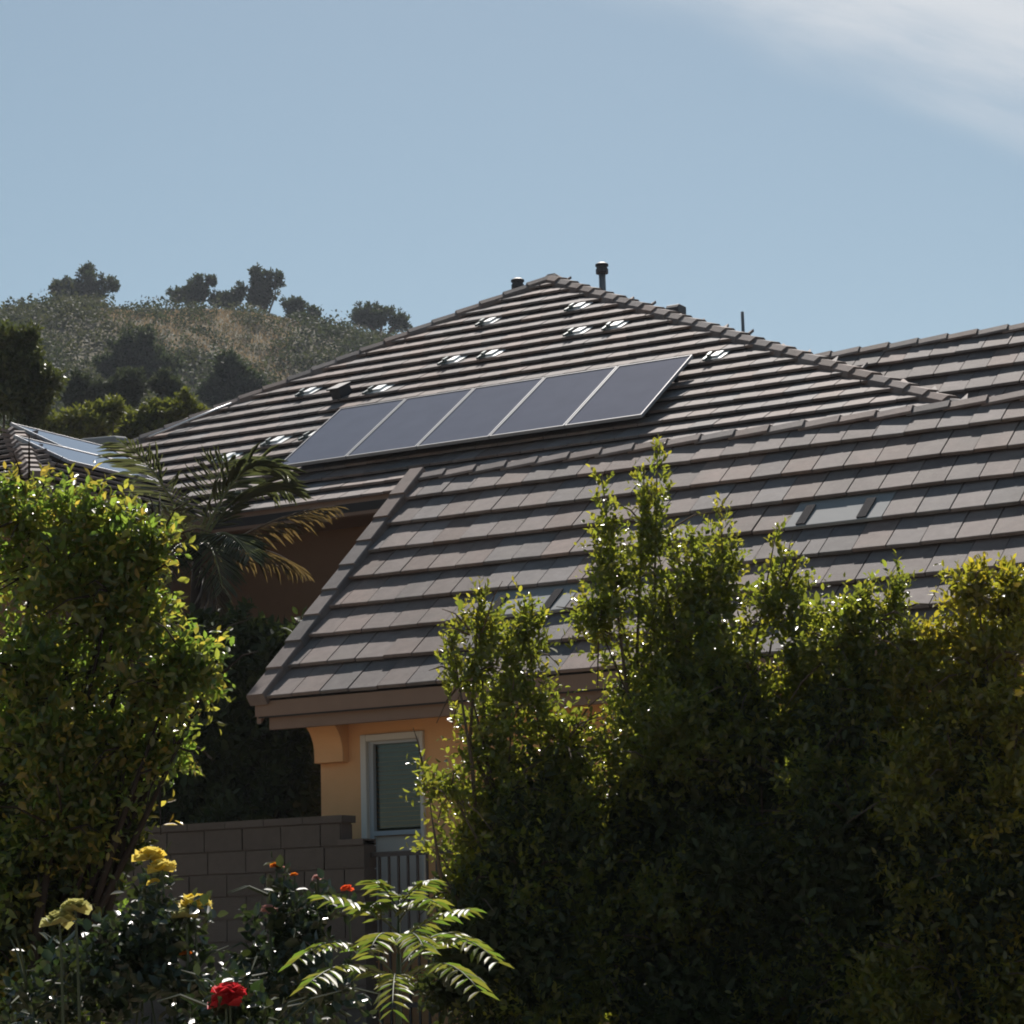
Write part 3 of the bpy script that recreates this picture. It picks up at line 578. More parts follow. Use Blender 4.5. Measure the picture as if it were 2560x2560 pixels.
# ------------------------------------------------------------------ foliage tools
def norm(a): return a / np.maximum(np.linalg.norm(a, axis=-1, keepdims=True), 1e-9)
def card_mesh(name, pos, axis, nrm, ln, wd, rn, m):
    n = len(pos); axis = norm(axis); side = norm(np.cross(nrm, axis)); ln = ln[:, None]; wd = wd[:, None] / 2
    V = np.empty((n, 4, 3)); V[:, 0] = pos; V[:, 1] = pos + axis * ln * .5 - side * wd; V[:, 2] = pos + axis * ln; V[:, 3] = pos + axis * ln * .5 + side * wd
    me = bpy.data.meshes.new(name); me.vertices.add(n * 4); me.vertices.foreach_set('co', V.reshape(-1)); me.loops.add(n * 4); me.loops.foreach_set('vertex_index', np.arange(n * 4, dtype=np.int32))
    me.polygons.add(n); me.polygons.foreach_set('loop_start', np.arange(0, n * 4, 4, dtype=np.int32)); me.update(calc_edges=True); me.materials.append(m)
    a = me.attributes.new('rnd', 'FLOAT', 'POINT'); a.data.foreach_set('value', np.repeat(rn, 4).astype(np.float32)); return me
def leaf_mesh(name, pos, axis, nrm, ln, wd, rn, m, fold=0.25, broad=(0.32, 0.68)):
    n = len(pos); axis = norm(axis); side = norm(np.cross(nrm, axis)); nn = np.cross(axis, side)
    ln = ln[:, None]; wd = wd[:, None] / 2; up = nn * wd * fold
    V = np.empty((n, 6, 3)); V[:, 0] = pos; V[:, 5] = pos + axis * ln - nn * ln * 0.10
    for k, sg, t, q in ((1, -1, broad[0], 0.95), (2, 1, broad[0], 0.95), (3, -1, broad[1], 0.85), (4, 1, broad[1], 0.85)): V[:, k] = pos + axis * ln * t + side * wd * sg * q + up
    me = bpy.data.meshes.new(name); me.vertices.add(n * 6); me.vertices.foreach_set('co', V.reshape(-1))
    li = (np.arange(n)[:, None] * 6 + np.array([0, 5, 3, 1, 0, 2, 4, 5])[None]).astype(np.int32).reshape(-1)
    me.loops.add(n * 8); me.loops.foreach_set('vertex_index', li); me.polygons.add(n * 2); me.polygons.foreach_set('loop_start', np.arange(0, n * 8, 4, dtype=np.int32))
    me.update(calc_edges=True); me.materials.append(m)
    a = me.attributes.new('rnd', 'FLOAT', 'POINT'); a.data.foreach_set('value', np.repeat(rn, 6).astype(np.float32)); return me
def sphere(n): v = RNG.normal(size=(n, 3)); return norm(v)
def blob_twigs(blobs, n, up=0.6, inner=0.42, clump=13, flat=0.85):
    B0 = np.array(blobs); sub = []
    for b in B0:
        k = clump; dd = sphere(k); rr_ = 0.35 + 0.5 * RNG.random(k)
        for q in range(k):
            h = rr_[q]; f = RNG.uniform(0.30, 0.52); sub.append((b[0] + dd[q, 0] * b[3] * h, b[1] + dd[q, 1] * b[3] * h, b[2] + dd[q, 2] * b[4] * h, b[3] * f, b[4] * f))
        sub.append((b[0], b[1], b[2], b[3] * .6, b[4] * .6))
    B = np.array(sub); wgt = (B[:, 3] ** 2 * B[:, 4]) ** 0.75; k = RNG.choice(len(B), n, p=wgt / wgt.sum()); d = sphere(n); r = RNG.random(n) ** inner
    c = B[k, :3]; rad = np.stack([B[k, 3], B[k, 3], B[k, 4]], 1)
    lump = 1 + 0.16 * np.sin(d[:, 0] * 7 + k) * np.cos(d[:, 2] * 6 + 2 * k)
    off = d * rad * (r * lump)[:, None]; fl = np.array([FH[0], FH[1], 0.0]); off = off - (off @ fl)[:, None] * fl * (1 - flat)
    p = c + off; out = norm(d + np.array([0, 0, up]) + RNG.normal(size=(n, 3)) * 0.35); return p, out, r
def twig_leaves(p, d, r, tl, per, ln, wd, up=0.12, tipcol=0.0, lnvar=0.3):
    n = len(p); t = (np.arange(per) + 0.6) / per; ph = RNG.random(n)[:, None] * 6.28 + np.arange(per)[None] * 2.4
    a = norm(np.cross(d, np.array([0.3, 0.2, 1.0]) + RNG.normal(size=(n, 3)) * .05)); b = np.cross(d, a)
    tl = tl * (0.7 + 0.6 * RNG.random(n))
    P = p[:, None] + d[:, None] * (tl[:, None] * (t[None] - 0.55))[..., None]
    rad = a[:, None] * np.cos(ph)[..., None] + b[:, None] * np.sin(ph)[..., None]
    ax = norm(d[:, None] * 0.75 + rad * 0.8 + np.array([0, 0, up]) + RNG.normal(size=(n, per, 3)) * 0.22)
    nr = norm(d[:, None] * 0.7 + np.array([0, 0, 0.55]) - rad * 0.25 + RNG.normal(size=(n, per, 3)) * 0.45)
    L = ln * (1 - lnvar / 2 + lnvar * RNG.random((n, per))) * (1 - 0.35 * t[None] ** 3); Wd = wd / ln * L
    rn = np.clip(RNG.random((n, 1)) ** 3 * 0.4 + RNG.random((n, per)) * 0.15 + tipcol * (0.3 + RNG.random((n, 1)) ** 1.5) * (t[None] > 0.72) * (r[:, None] > 0.8), 0, 1)
    f = lambda q: q.reshape(-1, 3)
    return f(P), f(ax), f(nr), L.reshape(-1), Wd.reshape(-1), rn.reshape(-1)
def cat(*gs): return [np.concatenate(x) for x in zip(*gs)]
def branches(base, ends, r0, parent, name, m, wig=0.08, n=6):
    b = MB(); base = Vector(base)
    for e, rr in ends:
        e = Vector(e); pts = [base]; 
        for k in (0.3, 0.6): pts.append(base.lerp(e, k) + Vector((rnd.gauss(0, 1), rnd.gauss(0, 1), rnd.gauss(0, .4))) * wig + Vector((0, 0, 0.08 * math.sin(k * 3.1) * (e - base).length)))
        pts.append(e); b.tube(pts, [r0 * rr, r0 * .7 * rr, r0 * .45 * rr, r0 * .12 * rr], n)
    return b.build(name, m, parent, True)
def shoots(tips, base_drop, per, ln, wd, n_side=5):
    """upright leading shoots: leafy from base_drop below the tip"""
    P = []; D = []; Rr = []
    for (x, y, z) in tips:
        k = 26
        for q in range(k):
            f = q / (k - 1); w = 0.055 + 0.16 * f * base_drop
            ang = RNG.random() * 6.28; P.append((x + math.cos(ang) * w * RNG.random(), y + math.sin(ang) * w * RNG.random(), z - base_drop * f - .06)); D.append((math.cos(ang) * .5, math.sin(ang) * .5, 0.9)); Rr.append(1.0)
    return twig_leaves(np.array(P), norm(np.array(D)), np.array(Rr), 0.13, per, ln, wd, 0.5, 0.25)
def shrub(name, label, cat_, group, base, blobs, ntw, m, tl=0.22, per=9, ln=0.052, wd=0.026, tips=(), drop=0.5, tipcol=0.2, up=0.28, r0=0.03, barkm=None, part='foliage', inner=0.42, fill=(), nfill=0, fln=0.09, ntwig=200, lenvar=0.3):
    t = thing(name, base, label, cat_, group); p, d, r = blob_twigs(blobs, ntw, up, inner)
    G = twig_leaves(p, d, r, tl, per, ln, wd, tipcol=tipcol, lnvar=0.8)
    if len(fill):
        p2, d2, r2 = blob_twigs(fill, nfill, up, 0.36, 5); link(part, leaf_mesh(part, *twig_leaves(p2, d2, r2, tl * 1.3, 7, fln, fln * .5, tipcol=0, lnvar=.6), M_LEAF_SHADE), t)
    if len(tips): G = cat(G, shoots(tips, drop, 6, ln, wd))
    link(part, leaf_mesh(part, *G, m), t)
    ends = [((b[0], b[1], b[2]), 1.0) for b in blobs] + [((x, y, z - .05), 0.8) for x, y, z in tips]
    branches(base, ends, r0, t, 'stem', barkm or M_BARK)
    sel = RNG.choice(len(p), min(ntwig, len(p)), replace=False); tw = MB(); B = np.array(blobs)
    for i in sel:
        q = p[i] + d[i] * tl; j = int(np.argmin(((B[:, :3] - q) ** 2).sum(1))); c = Vector(B[j, :3]); e = Vector(q)
        tw.tube([c.lerp(e, .25), c.lerp(e, .65) + Vector((0, 0, .03)), e], [.007, .005, .002], 4, False)
    tag(tw.build('twigs', barkm or M_BARK, t), kind='stuff')
    return t

# ------------------------------------------------------------------ shrubs in front of the house
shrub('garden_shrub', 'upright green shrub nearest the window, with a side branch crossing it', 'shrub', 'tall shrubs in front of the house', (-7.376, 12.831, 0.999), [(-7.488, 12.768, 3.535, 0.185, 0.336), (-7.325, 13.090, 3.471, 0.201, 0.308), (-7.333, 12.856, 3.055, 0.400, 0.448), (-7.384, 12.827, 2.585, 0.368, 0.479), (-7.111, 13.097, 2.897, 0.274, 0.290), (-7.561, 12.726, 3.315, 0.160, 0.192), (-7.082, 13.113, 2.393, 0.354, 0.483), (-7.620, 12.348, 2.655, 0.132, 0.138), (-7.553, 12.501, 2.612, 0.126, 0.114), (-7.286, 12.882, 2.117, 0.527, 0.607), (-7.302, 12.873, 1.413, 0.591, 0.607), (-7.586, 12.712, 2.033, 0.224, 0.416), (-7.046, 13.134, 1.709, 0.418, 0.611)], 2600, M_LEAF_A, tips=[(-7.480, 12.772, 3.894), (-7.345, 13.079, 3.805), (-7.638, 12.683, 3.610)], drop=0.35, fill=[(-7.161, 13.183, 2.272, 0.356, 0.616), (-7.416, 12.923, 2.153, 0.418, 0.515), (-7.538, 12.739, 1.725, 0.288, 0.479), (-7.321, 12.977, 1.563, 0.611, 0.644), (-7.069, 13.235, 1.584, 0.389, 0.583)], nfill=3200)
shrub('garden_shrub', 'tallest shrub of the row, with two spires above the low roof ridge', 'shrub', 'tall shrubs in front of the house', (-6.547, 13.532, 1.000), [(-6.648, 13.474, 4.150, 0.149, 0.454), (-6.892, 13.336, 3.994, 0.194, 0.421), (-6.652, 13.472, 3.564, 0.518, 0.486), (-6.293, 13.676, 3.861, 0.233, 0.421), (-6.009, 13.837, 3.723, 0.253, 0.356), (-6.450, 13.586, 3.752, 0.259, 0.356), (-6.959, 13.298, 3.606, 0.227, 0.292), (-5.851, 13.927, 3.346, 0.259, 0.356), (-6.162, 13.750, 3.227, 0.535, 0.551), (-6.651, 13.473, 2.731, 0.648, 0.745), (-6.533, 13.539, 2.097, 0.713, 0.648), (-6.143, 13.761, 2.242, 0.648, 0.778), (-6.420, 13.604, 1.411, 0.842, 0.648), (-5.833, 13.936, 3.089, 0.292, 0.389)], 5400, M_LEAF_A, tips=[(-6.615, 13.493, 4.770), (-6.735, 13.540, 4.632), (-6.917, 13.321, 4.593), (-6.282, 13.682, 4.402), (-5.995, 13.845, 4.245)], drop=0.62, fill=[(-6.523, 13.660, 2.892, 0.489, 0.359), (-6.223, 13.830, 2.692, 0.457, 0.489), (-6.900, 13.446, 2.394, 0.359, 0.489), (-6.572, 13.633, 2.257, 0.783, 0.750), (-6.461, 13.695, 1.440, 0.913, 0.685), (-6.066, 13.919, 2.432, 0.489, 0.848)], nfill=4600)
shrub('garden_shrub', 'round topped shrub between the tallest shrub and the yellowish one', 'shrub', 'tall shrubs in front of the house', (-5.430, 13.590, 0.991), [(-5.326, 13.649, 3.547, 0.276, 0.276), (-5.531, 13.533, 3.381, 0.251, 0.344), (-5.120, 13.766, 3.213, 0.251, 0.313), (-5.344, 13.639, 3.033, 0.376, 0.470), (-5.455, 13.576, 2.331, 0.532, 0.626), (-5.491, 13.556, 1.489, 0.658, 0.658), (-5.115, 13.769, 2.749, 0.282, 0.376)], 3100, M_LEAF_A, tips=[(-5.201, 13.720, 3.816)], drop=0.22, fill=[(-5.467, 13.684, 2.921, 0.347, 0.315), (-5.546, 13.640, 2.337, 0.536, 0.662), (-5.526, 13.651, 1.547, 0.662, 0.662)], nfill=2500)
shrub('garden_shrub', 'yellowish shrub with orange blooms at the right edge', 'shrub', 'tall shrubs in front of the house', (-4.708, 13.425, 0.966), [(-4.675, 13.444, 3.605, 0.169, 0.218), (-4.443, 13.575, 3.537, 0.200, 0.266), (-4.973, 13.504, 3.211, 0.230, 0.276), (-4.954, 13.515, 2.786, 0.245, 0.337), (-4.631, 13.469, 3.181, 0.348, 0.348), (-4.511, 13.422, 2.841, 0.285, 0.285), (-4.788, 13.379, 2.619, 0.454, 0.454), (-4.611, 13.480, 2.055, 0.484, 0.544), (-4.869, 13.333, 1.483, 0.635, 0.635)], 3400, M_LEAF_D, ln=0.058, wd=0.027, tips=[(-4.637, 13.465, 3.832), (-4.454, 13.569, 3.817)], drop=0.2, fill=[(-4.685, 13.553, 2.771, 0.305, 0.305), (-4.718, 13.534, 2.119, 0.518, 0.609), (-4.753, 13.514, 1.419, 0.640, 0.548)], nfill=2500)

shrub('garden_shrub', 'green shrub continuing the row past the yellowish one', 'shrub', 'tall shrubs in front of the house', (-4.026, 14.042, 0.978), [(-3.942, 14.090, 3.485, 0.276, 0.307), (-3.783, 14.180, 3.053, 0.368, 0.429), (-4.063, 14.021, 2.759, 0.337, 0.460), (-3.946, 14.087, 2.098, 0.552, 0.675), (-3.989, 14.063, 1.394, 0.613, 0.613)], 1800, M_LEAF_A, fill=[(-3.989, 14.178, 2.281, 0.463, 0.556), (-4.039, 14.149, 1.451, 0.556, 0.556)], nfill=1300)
# ------------------------------------------------------------------ left tree
shrub('leafy_tree', 'dense garden tree at the left edge with orange tinted new leaves', 'tree', None, (-8.395, 9.724, 0.825), [(-8.308, 9.658, 3.949, 0.256, 0.229), (-8.049, 9.805, 3.887, 0.229, 0.189), (-7.798, 9.832, 3.741, 0.174, 0.201), (-7.705, 9.885, 3.617, 0.102, 0.102), (-8.177, 9.732, 3.631, 0.378, 0.297), (-7.989, 9.839, 3.300, 0.229, 0.189), (-8.291, 9.668, 3.148, 0.324, 0.351), (-7.483, 9.896, 3.157, 0.191, 0.133), (-7.763, 9.852, 3.016, 0.228, 0.187), (-7.809, 9.826, 2.753, 0.236, 0.241), (-8.219, 9.709, 2.639, 0.432, 0.405), (-7.740, 9.865, 3.309, 0.134, 0.121), (-7.672, 9.904, 2.644, 0.121, 0.174), (-7.564, 9.850, 3.001, 0.165, 0.154), (-7.768, 9.965, 3.483, 0.135, 0.121), (-7.670, 9.905, 3.792, 0.107, 0.121), (-7.879, 9.786, 3.528, 0.187, 0.187), (-7.603, 9.943, 2.747, 0.096, 0.134), (-8.083, 9.671, 2.342, 0.295, 0.241), (-7.392, 9.948, 3.036, 0.090, 0.133), (-7.930, 9.873, 2.472, 0.216, 0.216), (-8.262, 9.685, 2.115, 0.378, 0.378), (-8.033, 9.814, 2.239, 0.162, 0.243), (-8.304, 9.660, 1.598, 0.351, 0.351)], 2700, M_LEAF_T, tl=0.29, per=9, ln=0.062, wd=0.029, tipcol=0.38, up=0.2, r0=0.035, part='crown', inner=0.36, barkm=M_DARKBARK, fill=[(-8.531, 9.991, 3.000, 0.334, 0.306), (-8.486, 9.902, 2.583, 0.387, 0.332), (-8.180, 10.076, 2.682, 0.221, 0.249), (-8.370, 9.853, 2.041, 0.384, 0.494), (-8.051, 9.919, 2.242, 0.163, 0.245), (-8.437, 9.815, 1.570, 0.384, 0.357)], nfill=2000)

# ------------------------------------------------------------------ palm between tree and house
def frond(t, base, tip, sag, nl, ll, m, hang=0.5, name='frond', wl=0.018):
    base, tip = Vector(base), Vector(tip); pts = []; n = 18
    for i in range(n + 1):
        f = i / n; pts.append(base.lerp(tip, f) + Vector((0, 0, sag * 4 * f * (1 - f))))
    st = MB(); st.tube(pts, [0.016 * (1 - .85 * i / n) + .002 for i in range(n + 1)], 5); ro = st.build(name, M_PALMSTEM if m is M_PALM else M_BARK, t, True)
    P = []; A = []; Nn = []; Ln = []
    for i in range(nl):
        f = 0.16 + 0.84 * i / (nl - 1); q = f * n; k = min(int(q), n - 1); c = pts[k].lerp(pts[k + 1], q - k); d = (pts[k + 1] - pts[k]).normalized()
        sd = d.cross(Vector((0, 0, 1))).normalized(); u = sd.cross(d)
        for sg in (-1, 1):
            a = (d * (0.55 + .3 * f) + sd * sg * 0.75 + u * 0.25 + Vector((0, 0, -hang)) + Vector((rnd.gauss(0, .09), rnd.gauss(0, .09), rnd.gauss(0, .09)))).normalized()
            P.append(c); A.append(a); Nn.append((u + sd * sg * -.3)); Ln.append(ll * (0.45 + 0.9 * math.sin(math.pi * min(f * .92 + .06, 1))) * rnd.uniform(.85, 1.1))
    L = np.array(Ln); me = leaf_mesh('leaflet', np.array([tuple(p) for p in P]), np.array([tuple(a) for a in A]), np.array([tuple(a) for a in Nn]), L, np.full(len(L), wl), RNG.random(len(L)), m, fold=0.3, broad=(0.25, 0.7))
    tag(link('leaflets', me, ro), kind='stuff')
M_PALMSTEM = mat('palm_stem', (0.13, 0.15, 0.05), 0.45)
def build_palm():
    t = thing('palm', (-14.838, 19.750, 1.000), 'feather palm with dry hanging fronds between the tree and the house', 'palm')
    crown = Vector((-14.825, 19.758, 5.635)); base = Vector((-14.838, 19.750, 1.000))
    tr = MB(); pts = [base.lerp(crown, f) for f in (0, .3, .6, .8, 1)]; tr.tube(pts, [.11, .09, .085, .09, .05], 10); tr.build('trunk', M_DARKBARK, t, True)
    for tipp, sag, m, ll in (((-15.162, 18.992, 6.683), .18, M_PALM, .34), ((-14.389, 19.775, 6.538), .22, M_PALM, .38), ((-14.057, 20.078, 6.454), .34, M_PALM, .40), ((-14.311, 20.624, 6.348), .3, M_PALM, .36), ((-14.883, 18.805, 5.964), .22, M_PALM, .34), ((-14.599, 18.851, 5.269), .2, M_PALM, .32), ((-14.010, 19.070, 5.136), .25, M_PALM, .3), ((-13.788, 19.196, 5.436), .22, M_PALM, .3)):
        frond(t, crown, tipp, sag, 40, ll * 1.25, m, wl=0.0135)
    for tipp, sag, ll in (((-13.792, 20.689, 6.135), .12, .30), ((-14.201, 20.686, 5.524), .2, .30), ((-14.489, 19.718, 4.832), .2, .30)):
        frond(t, crown - Vector((0, 0, .12)), tipp, sag, 30, ll * 1.2, M_PALMD, hang=0.7, wl=0.012)
build_palm()
shrub('garden_shrub', 'added dark shrub standing in for deep shade behind the block wall', 'shrub', None, (-14.052, 18.931, 1.000), [(-14.129, 18.888, 4.018, 0.354, 0.455), (-13.871, 19.034, 3.661, 0.404, 0.455), (-14.218, 18.837, 3.374, 0.455, 0.455), (-13.614, 19.180, 3.257, 0.303, 0.354)], 900, M_LEAF_SHADE, ln=0.085, wd=0.045, tipcol=0, barkm=M_DARKBARK, fill=[(-14.225, 19.178, 3.591, 0.563, 0.768)], nfill=700, fln=0.14, r0=0.02)  # added shrub: dark leaves blacken the recess and cover the palm trunk
shrub('added_shade_tree', 'added leafy tree, dark in colour to deepen the shaded gap left of the window', 'tree', None, (-13.812, 19.182, 1.000), [(-14.014, 19.068, 4.324, 0.558, 0.508), (-13.490, 19.365, 4.258, 0.508, 0.457), (-13.350, 19.790, 4.537, 0.308, 0.308), (-14.103, 19.017, 3.925, 0.711, 0.761), (-13.407, 19.412, 3.804, 0.558, 0.761), (-13.805, 19.187, 2.921, 0.964, 0.761), (-14.410, 18.844, 3.186, 0.609, 0.812)], 4200, M_LEAF_SHADE, tl=0.26, per=8, ln=0.12, wd=0.06, tipcol=0, r0=0.08, part='crown', fill=[(-14.088, 19.601, 4.477, 0.829, 0.570), (-13.691, 19.826, 4.053, 0.518, 0.985), (-14.316, 19.472, 3.612, 1.037, 1.037), (-13.621, 20.096, 4.482, 0.314, 0.366)], nfill=2600, fln=0.18, barkm=M_DARKBARK)  # added tree: dark leaves make the passage read as deep shade
# ------------------------------------------------------------------ roses
def rose(parent, c, r, m, name='rose_flower', n=34, droop=0.0):
    P = []; A = []; Nn = []; L = []; c = np.array(c)
    for i in range(n):
        ring = i / n; ph = i * 2.4 + rnd.gauss(0, .25); el = 1.45 - 1.55 * ring + rnd.gauss(0, .10); a = np.array([math.cos(ph) * math.cos(el), math.sin(ph) * math.cos(el), math.sin(el) - droop * ring])
        nr = np.array([-math.cos(ph) * math.sin(el), -math.sin(ph) * math.sin(el), math.cos(el)]); P.append(c + a * r * 0.12 - np.array([0, 0, r * .3])); A.append(a); Nn.append(nr); L.append(r * (0.85 + 0.45 * ring) * rnd.uniform(.8, 1.1))
    L = np.array(L); me = leaf_mesh(name, np.array(P), np.array(A), np.array(Nn), L, L * 1.15, RNG.random(n), m, fold=0.5, broad=(0.4, 0.85))
    core = MB(); cc = Vector(c); 
    for ring in range(1): pass
    return link(name, me, parent)
def rose_bush(label, base, blobs, ntw, flowers, tips=()):
    t = shrub('rose_bush', label, 'rose bush', 'rose bushes along the wall', base, blobs, ntw, M_LEAF_R, tl=0.16, per=7, ln=0.052, wd=0.034, tipcol=0.1, up=0.3, r0=0.012, barkm=M_STEM, inner=0.5, ntwig=30)
    for c, r, m in flowers:
        rose(t, c, r, m); st = MB(); b = Vector(blobs[0][:3]); e = Vector(c); st.tube([e + Vector((0.02, 0, -.4)), e + Vector((.01, 0, -.15)), e], [.006, .005, .004], 5); st.build('flower_stem', M_STEM, t)
    return t
rose_bush('rose bush with two big yellow blooms beside the tree', (-6.028, 7.618, 0.352), [(-5.993, 7.637, 1.729, 0.311, 0.228), (-6.168, 7.538, 1.576, 0.290, 0.187), (-5.827, 7.617, 1.569, 0.246, 0.185), (-6.038, 7.727, 1.910, 0.126, 0.126), (-6.227, 7.275, 1.526, 0.223, 0.142)], 300, [((-5.970, 7.651, 2.078), .050, M_YEL), ((-5.917, 7.657, 2.034), .045, M_YEL), ((-5.764, 7.653, 1.889), .055, M_YEL), ((-5.761, 7.597, 1.852), .04, M_PALEYEL), ((-5.878, 7.013, 1.837), .05, M_PALEYEL), ((-5.829, 7.041, 1.879), .045, M_PALEYEL), ((-6.005, 7.631, 1.719), .04, M_PALEYEL), ((-5.790, 7.638, 1.709), .018, M_ORANGE), ((-5.956, 7.658, 1.979), .02, M_YEL)])
rose_bush('low rose bush with one drooping red bloom', (-5.356, 7.309, 0.259), [(-5.373, 7.299, 1.516, 0.175, 0.117), (-5.276, 7.354, 1.403, 0.214, 0.136)], 90, [((-5.294, 7.229, 1.569), .05, M_RED), ((-5.293, 7.207, 1.537), .045, M_RED)])
rose_bush('rose bush with small orange and coral buds before the block wall', (-5.828, 8.421, 0.450), [(-5.827, 8.421, 1.778, 0.242, 0.187), (-5.940, 8.357, 1.697, 0.198, 0.198), (-5.752, 8.464, 1.882, 0.132, 0.110), (-5.882, 8.390, 1.928, 0.110, 0.110), (-5.830, 8.420, 1.526, 0.330, 0.220)], 210, [((-5.898, 8.381, 2.050), .022, M_ORANGE), ((-5.873, 8.395, 2.034), .016, M_PINK), ((-5.593, 8.439, 1.946), .022, M_ORED), ((-5.752, 8.464, 1.998), .018, M_PINK), ((-5.869, 8.283, 1.872), .028, M_PINK), ((-5.834, 8.417, 2.011), .013, M_ORANGE)])

# ------------------------------------------------------------------ sapling with feathered leaves
def build_sapling():
    t = thing('sapling', (-4.720, 7.440, 0.230), 'young sapling with long feathered leaves below the window', 'sapling')
    top = Vector((-4.717, 7.441, 1.886)); base = Vector((-4.720, 7.440, 0.230)); low = Vector((-4.724, 7.438, 1.442))
    MB().tube([base, low, top], [.016, .012, .005], 8).build('stem', M_STEM, t, True)
    # one leaflet shape, shared by all
    lm = []
    for rv in (0.1, 0.45, 0.8): lm.append(leaf_mesh('leaflet', np.zeros((1, 3)), np.array([[1., 0, 0]]), np.array([[0, 0, 1.]]), np.array([0.092]), np.array([0.030]), np.array([rv]), M_LEAF_S, fold=0.35, broad=(0.25, 0.6)))
    fr = (((-4.719, 7.440, 1.758), (-4.780, 7.061, 1.886), .03, 9), ((-4.720, 7.440, 1.722), (-4.346, 7.307, 1.829), .03, 9), ((-4.722, 7.439, 1.595), (-4.755, 6.845, 1.664), .10, 11), ((-4.722, 7.439, 1.559), (-4.607, 6.699, 1.591), .08, 10), ((-4.722, 7.439, 1.595), (-4.222, 7.263, 1.652), .11, 11), ((-4.722, 7.438, 1.541), (-4.070, 6.889, 1.565), .10, 10), ((-4.721, 7.439, 1.631), (-4.719, 7.900, 1.735), .06, 9), ((-4.718, 7.441, 1.831), (-4.738, 7.315, 1.937), .02, 6), ((-4.718, 7.441, 1.840), (-4.567, 7.412, 1.935), .02, 6), ((-4.718, 7.441, 1.795), (-4.443, 7.252, 1.850), .04, 7), ((-4.718, 7.441, 1.813), (-4.708, 7.217, 1.831), .04, 7), ((-4.723, 7.438, 1.523), (-4.257, 6.668, 1.517), .10, 9), ((-4.720, 7.440, 1.685), (-4.476, 6.888, 1.706), .06, 8), ((-4.720, 7.440, 1.685), (-4.326, 6.973, 1.701), .06, 8))
    for A, B, sag, n in fr:
        n += 4
        A, B = Vector(A), Vector(B); pts = [A.lerp(B, f / 10) + Vector((0, 0, sag * 4 * (f / 10) * (1 - f / 10))) for f in range(11)]
        st = MB(); st.tube(pts, [.0045 - .0003 * i for i in range(11)], 5); fo = st.build('frond', M_STEM, t, True)
        for i in range(n):
            f = 0.22 + 0.78 * i / (n - 1); q = f * 10; k = min(int(q), 9); c = pts[k].lerp(pts[k + 1], q - k); d = (pts[k + 1] - pts[k]).normalized(); sd = d.cross(Vector((0, 0, 1))).normalized()
            for sg in (-1, 1):
                x = (d * 0.45 + sd * sg * 0.9 + Vector((0, 0, rnd.uniform(-.45, -.05)))).normalized(); nn = (Vector((0, 0, 1)) + sd * sg * .35 + Vector((rnd.gauss(0, .15), rnd.gauss(0, .15), 0))); y = nn.cross(x).normalized(); z = x.cross(y)
                M = Matrix.Identity(4); k2 = rnd.uniform(.75, 1.0) * (1.0 if i < n - 2 else .8)
                for q2 in range(3): M[q2][0] = x[q2] * k2; M[q2][1] = y[q2] * k2; M[q2][2] = z[q2] * k2
                M.translation = c; o = link('leaflet', lm[(i + (sg > 0)) % 3], fo); o.matrix_basis = M
build_sapling()

# orange blooms of the yellowish shrub: hibiscus like cup flowers, parts of that shrub
yel = [o for o in bpy.data.objects if o.name.startswith('garden_shrub') and o.get('label', '').startswith('yellowish')][0]
for c, r in (((-4.325, 13.183, 2.988), .04), ((-4.557, 13.166, 3.253), .018), ((-4.361, 13.392, 3.615), .03)): rose(yel, c, r, M_YEL, 'flower', 8)

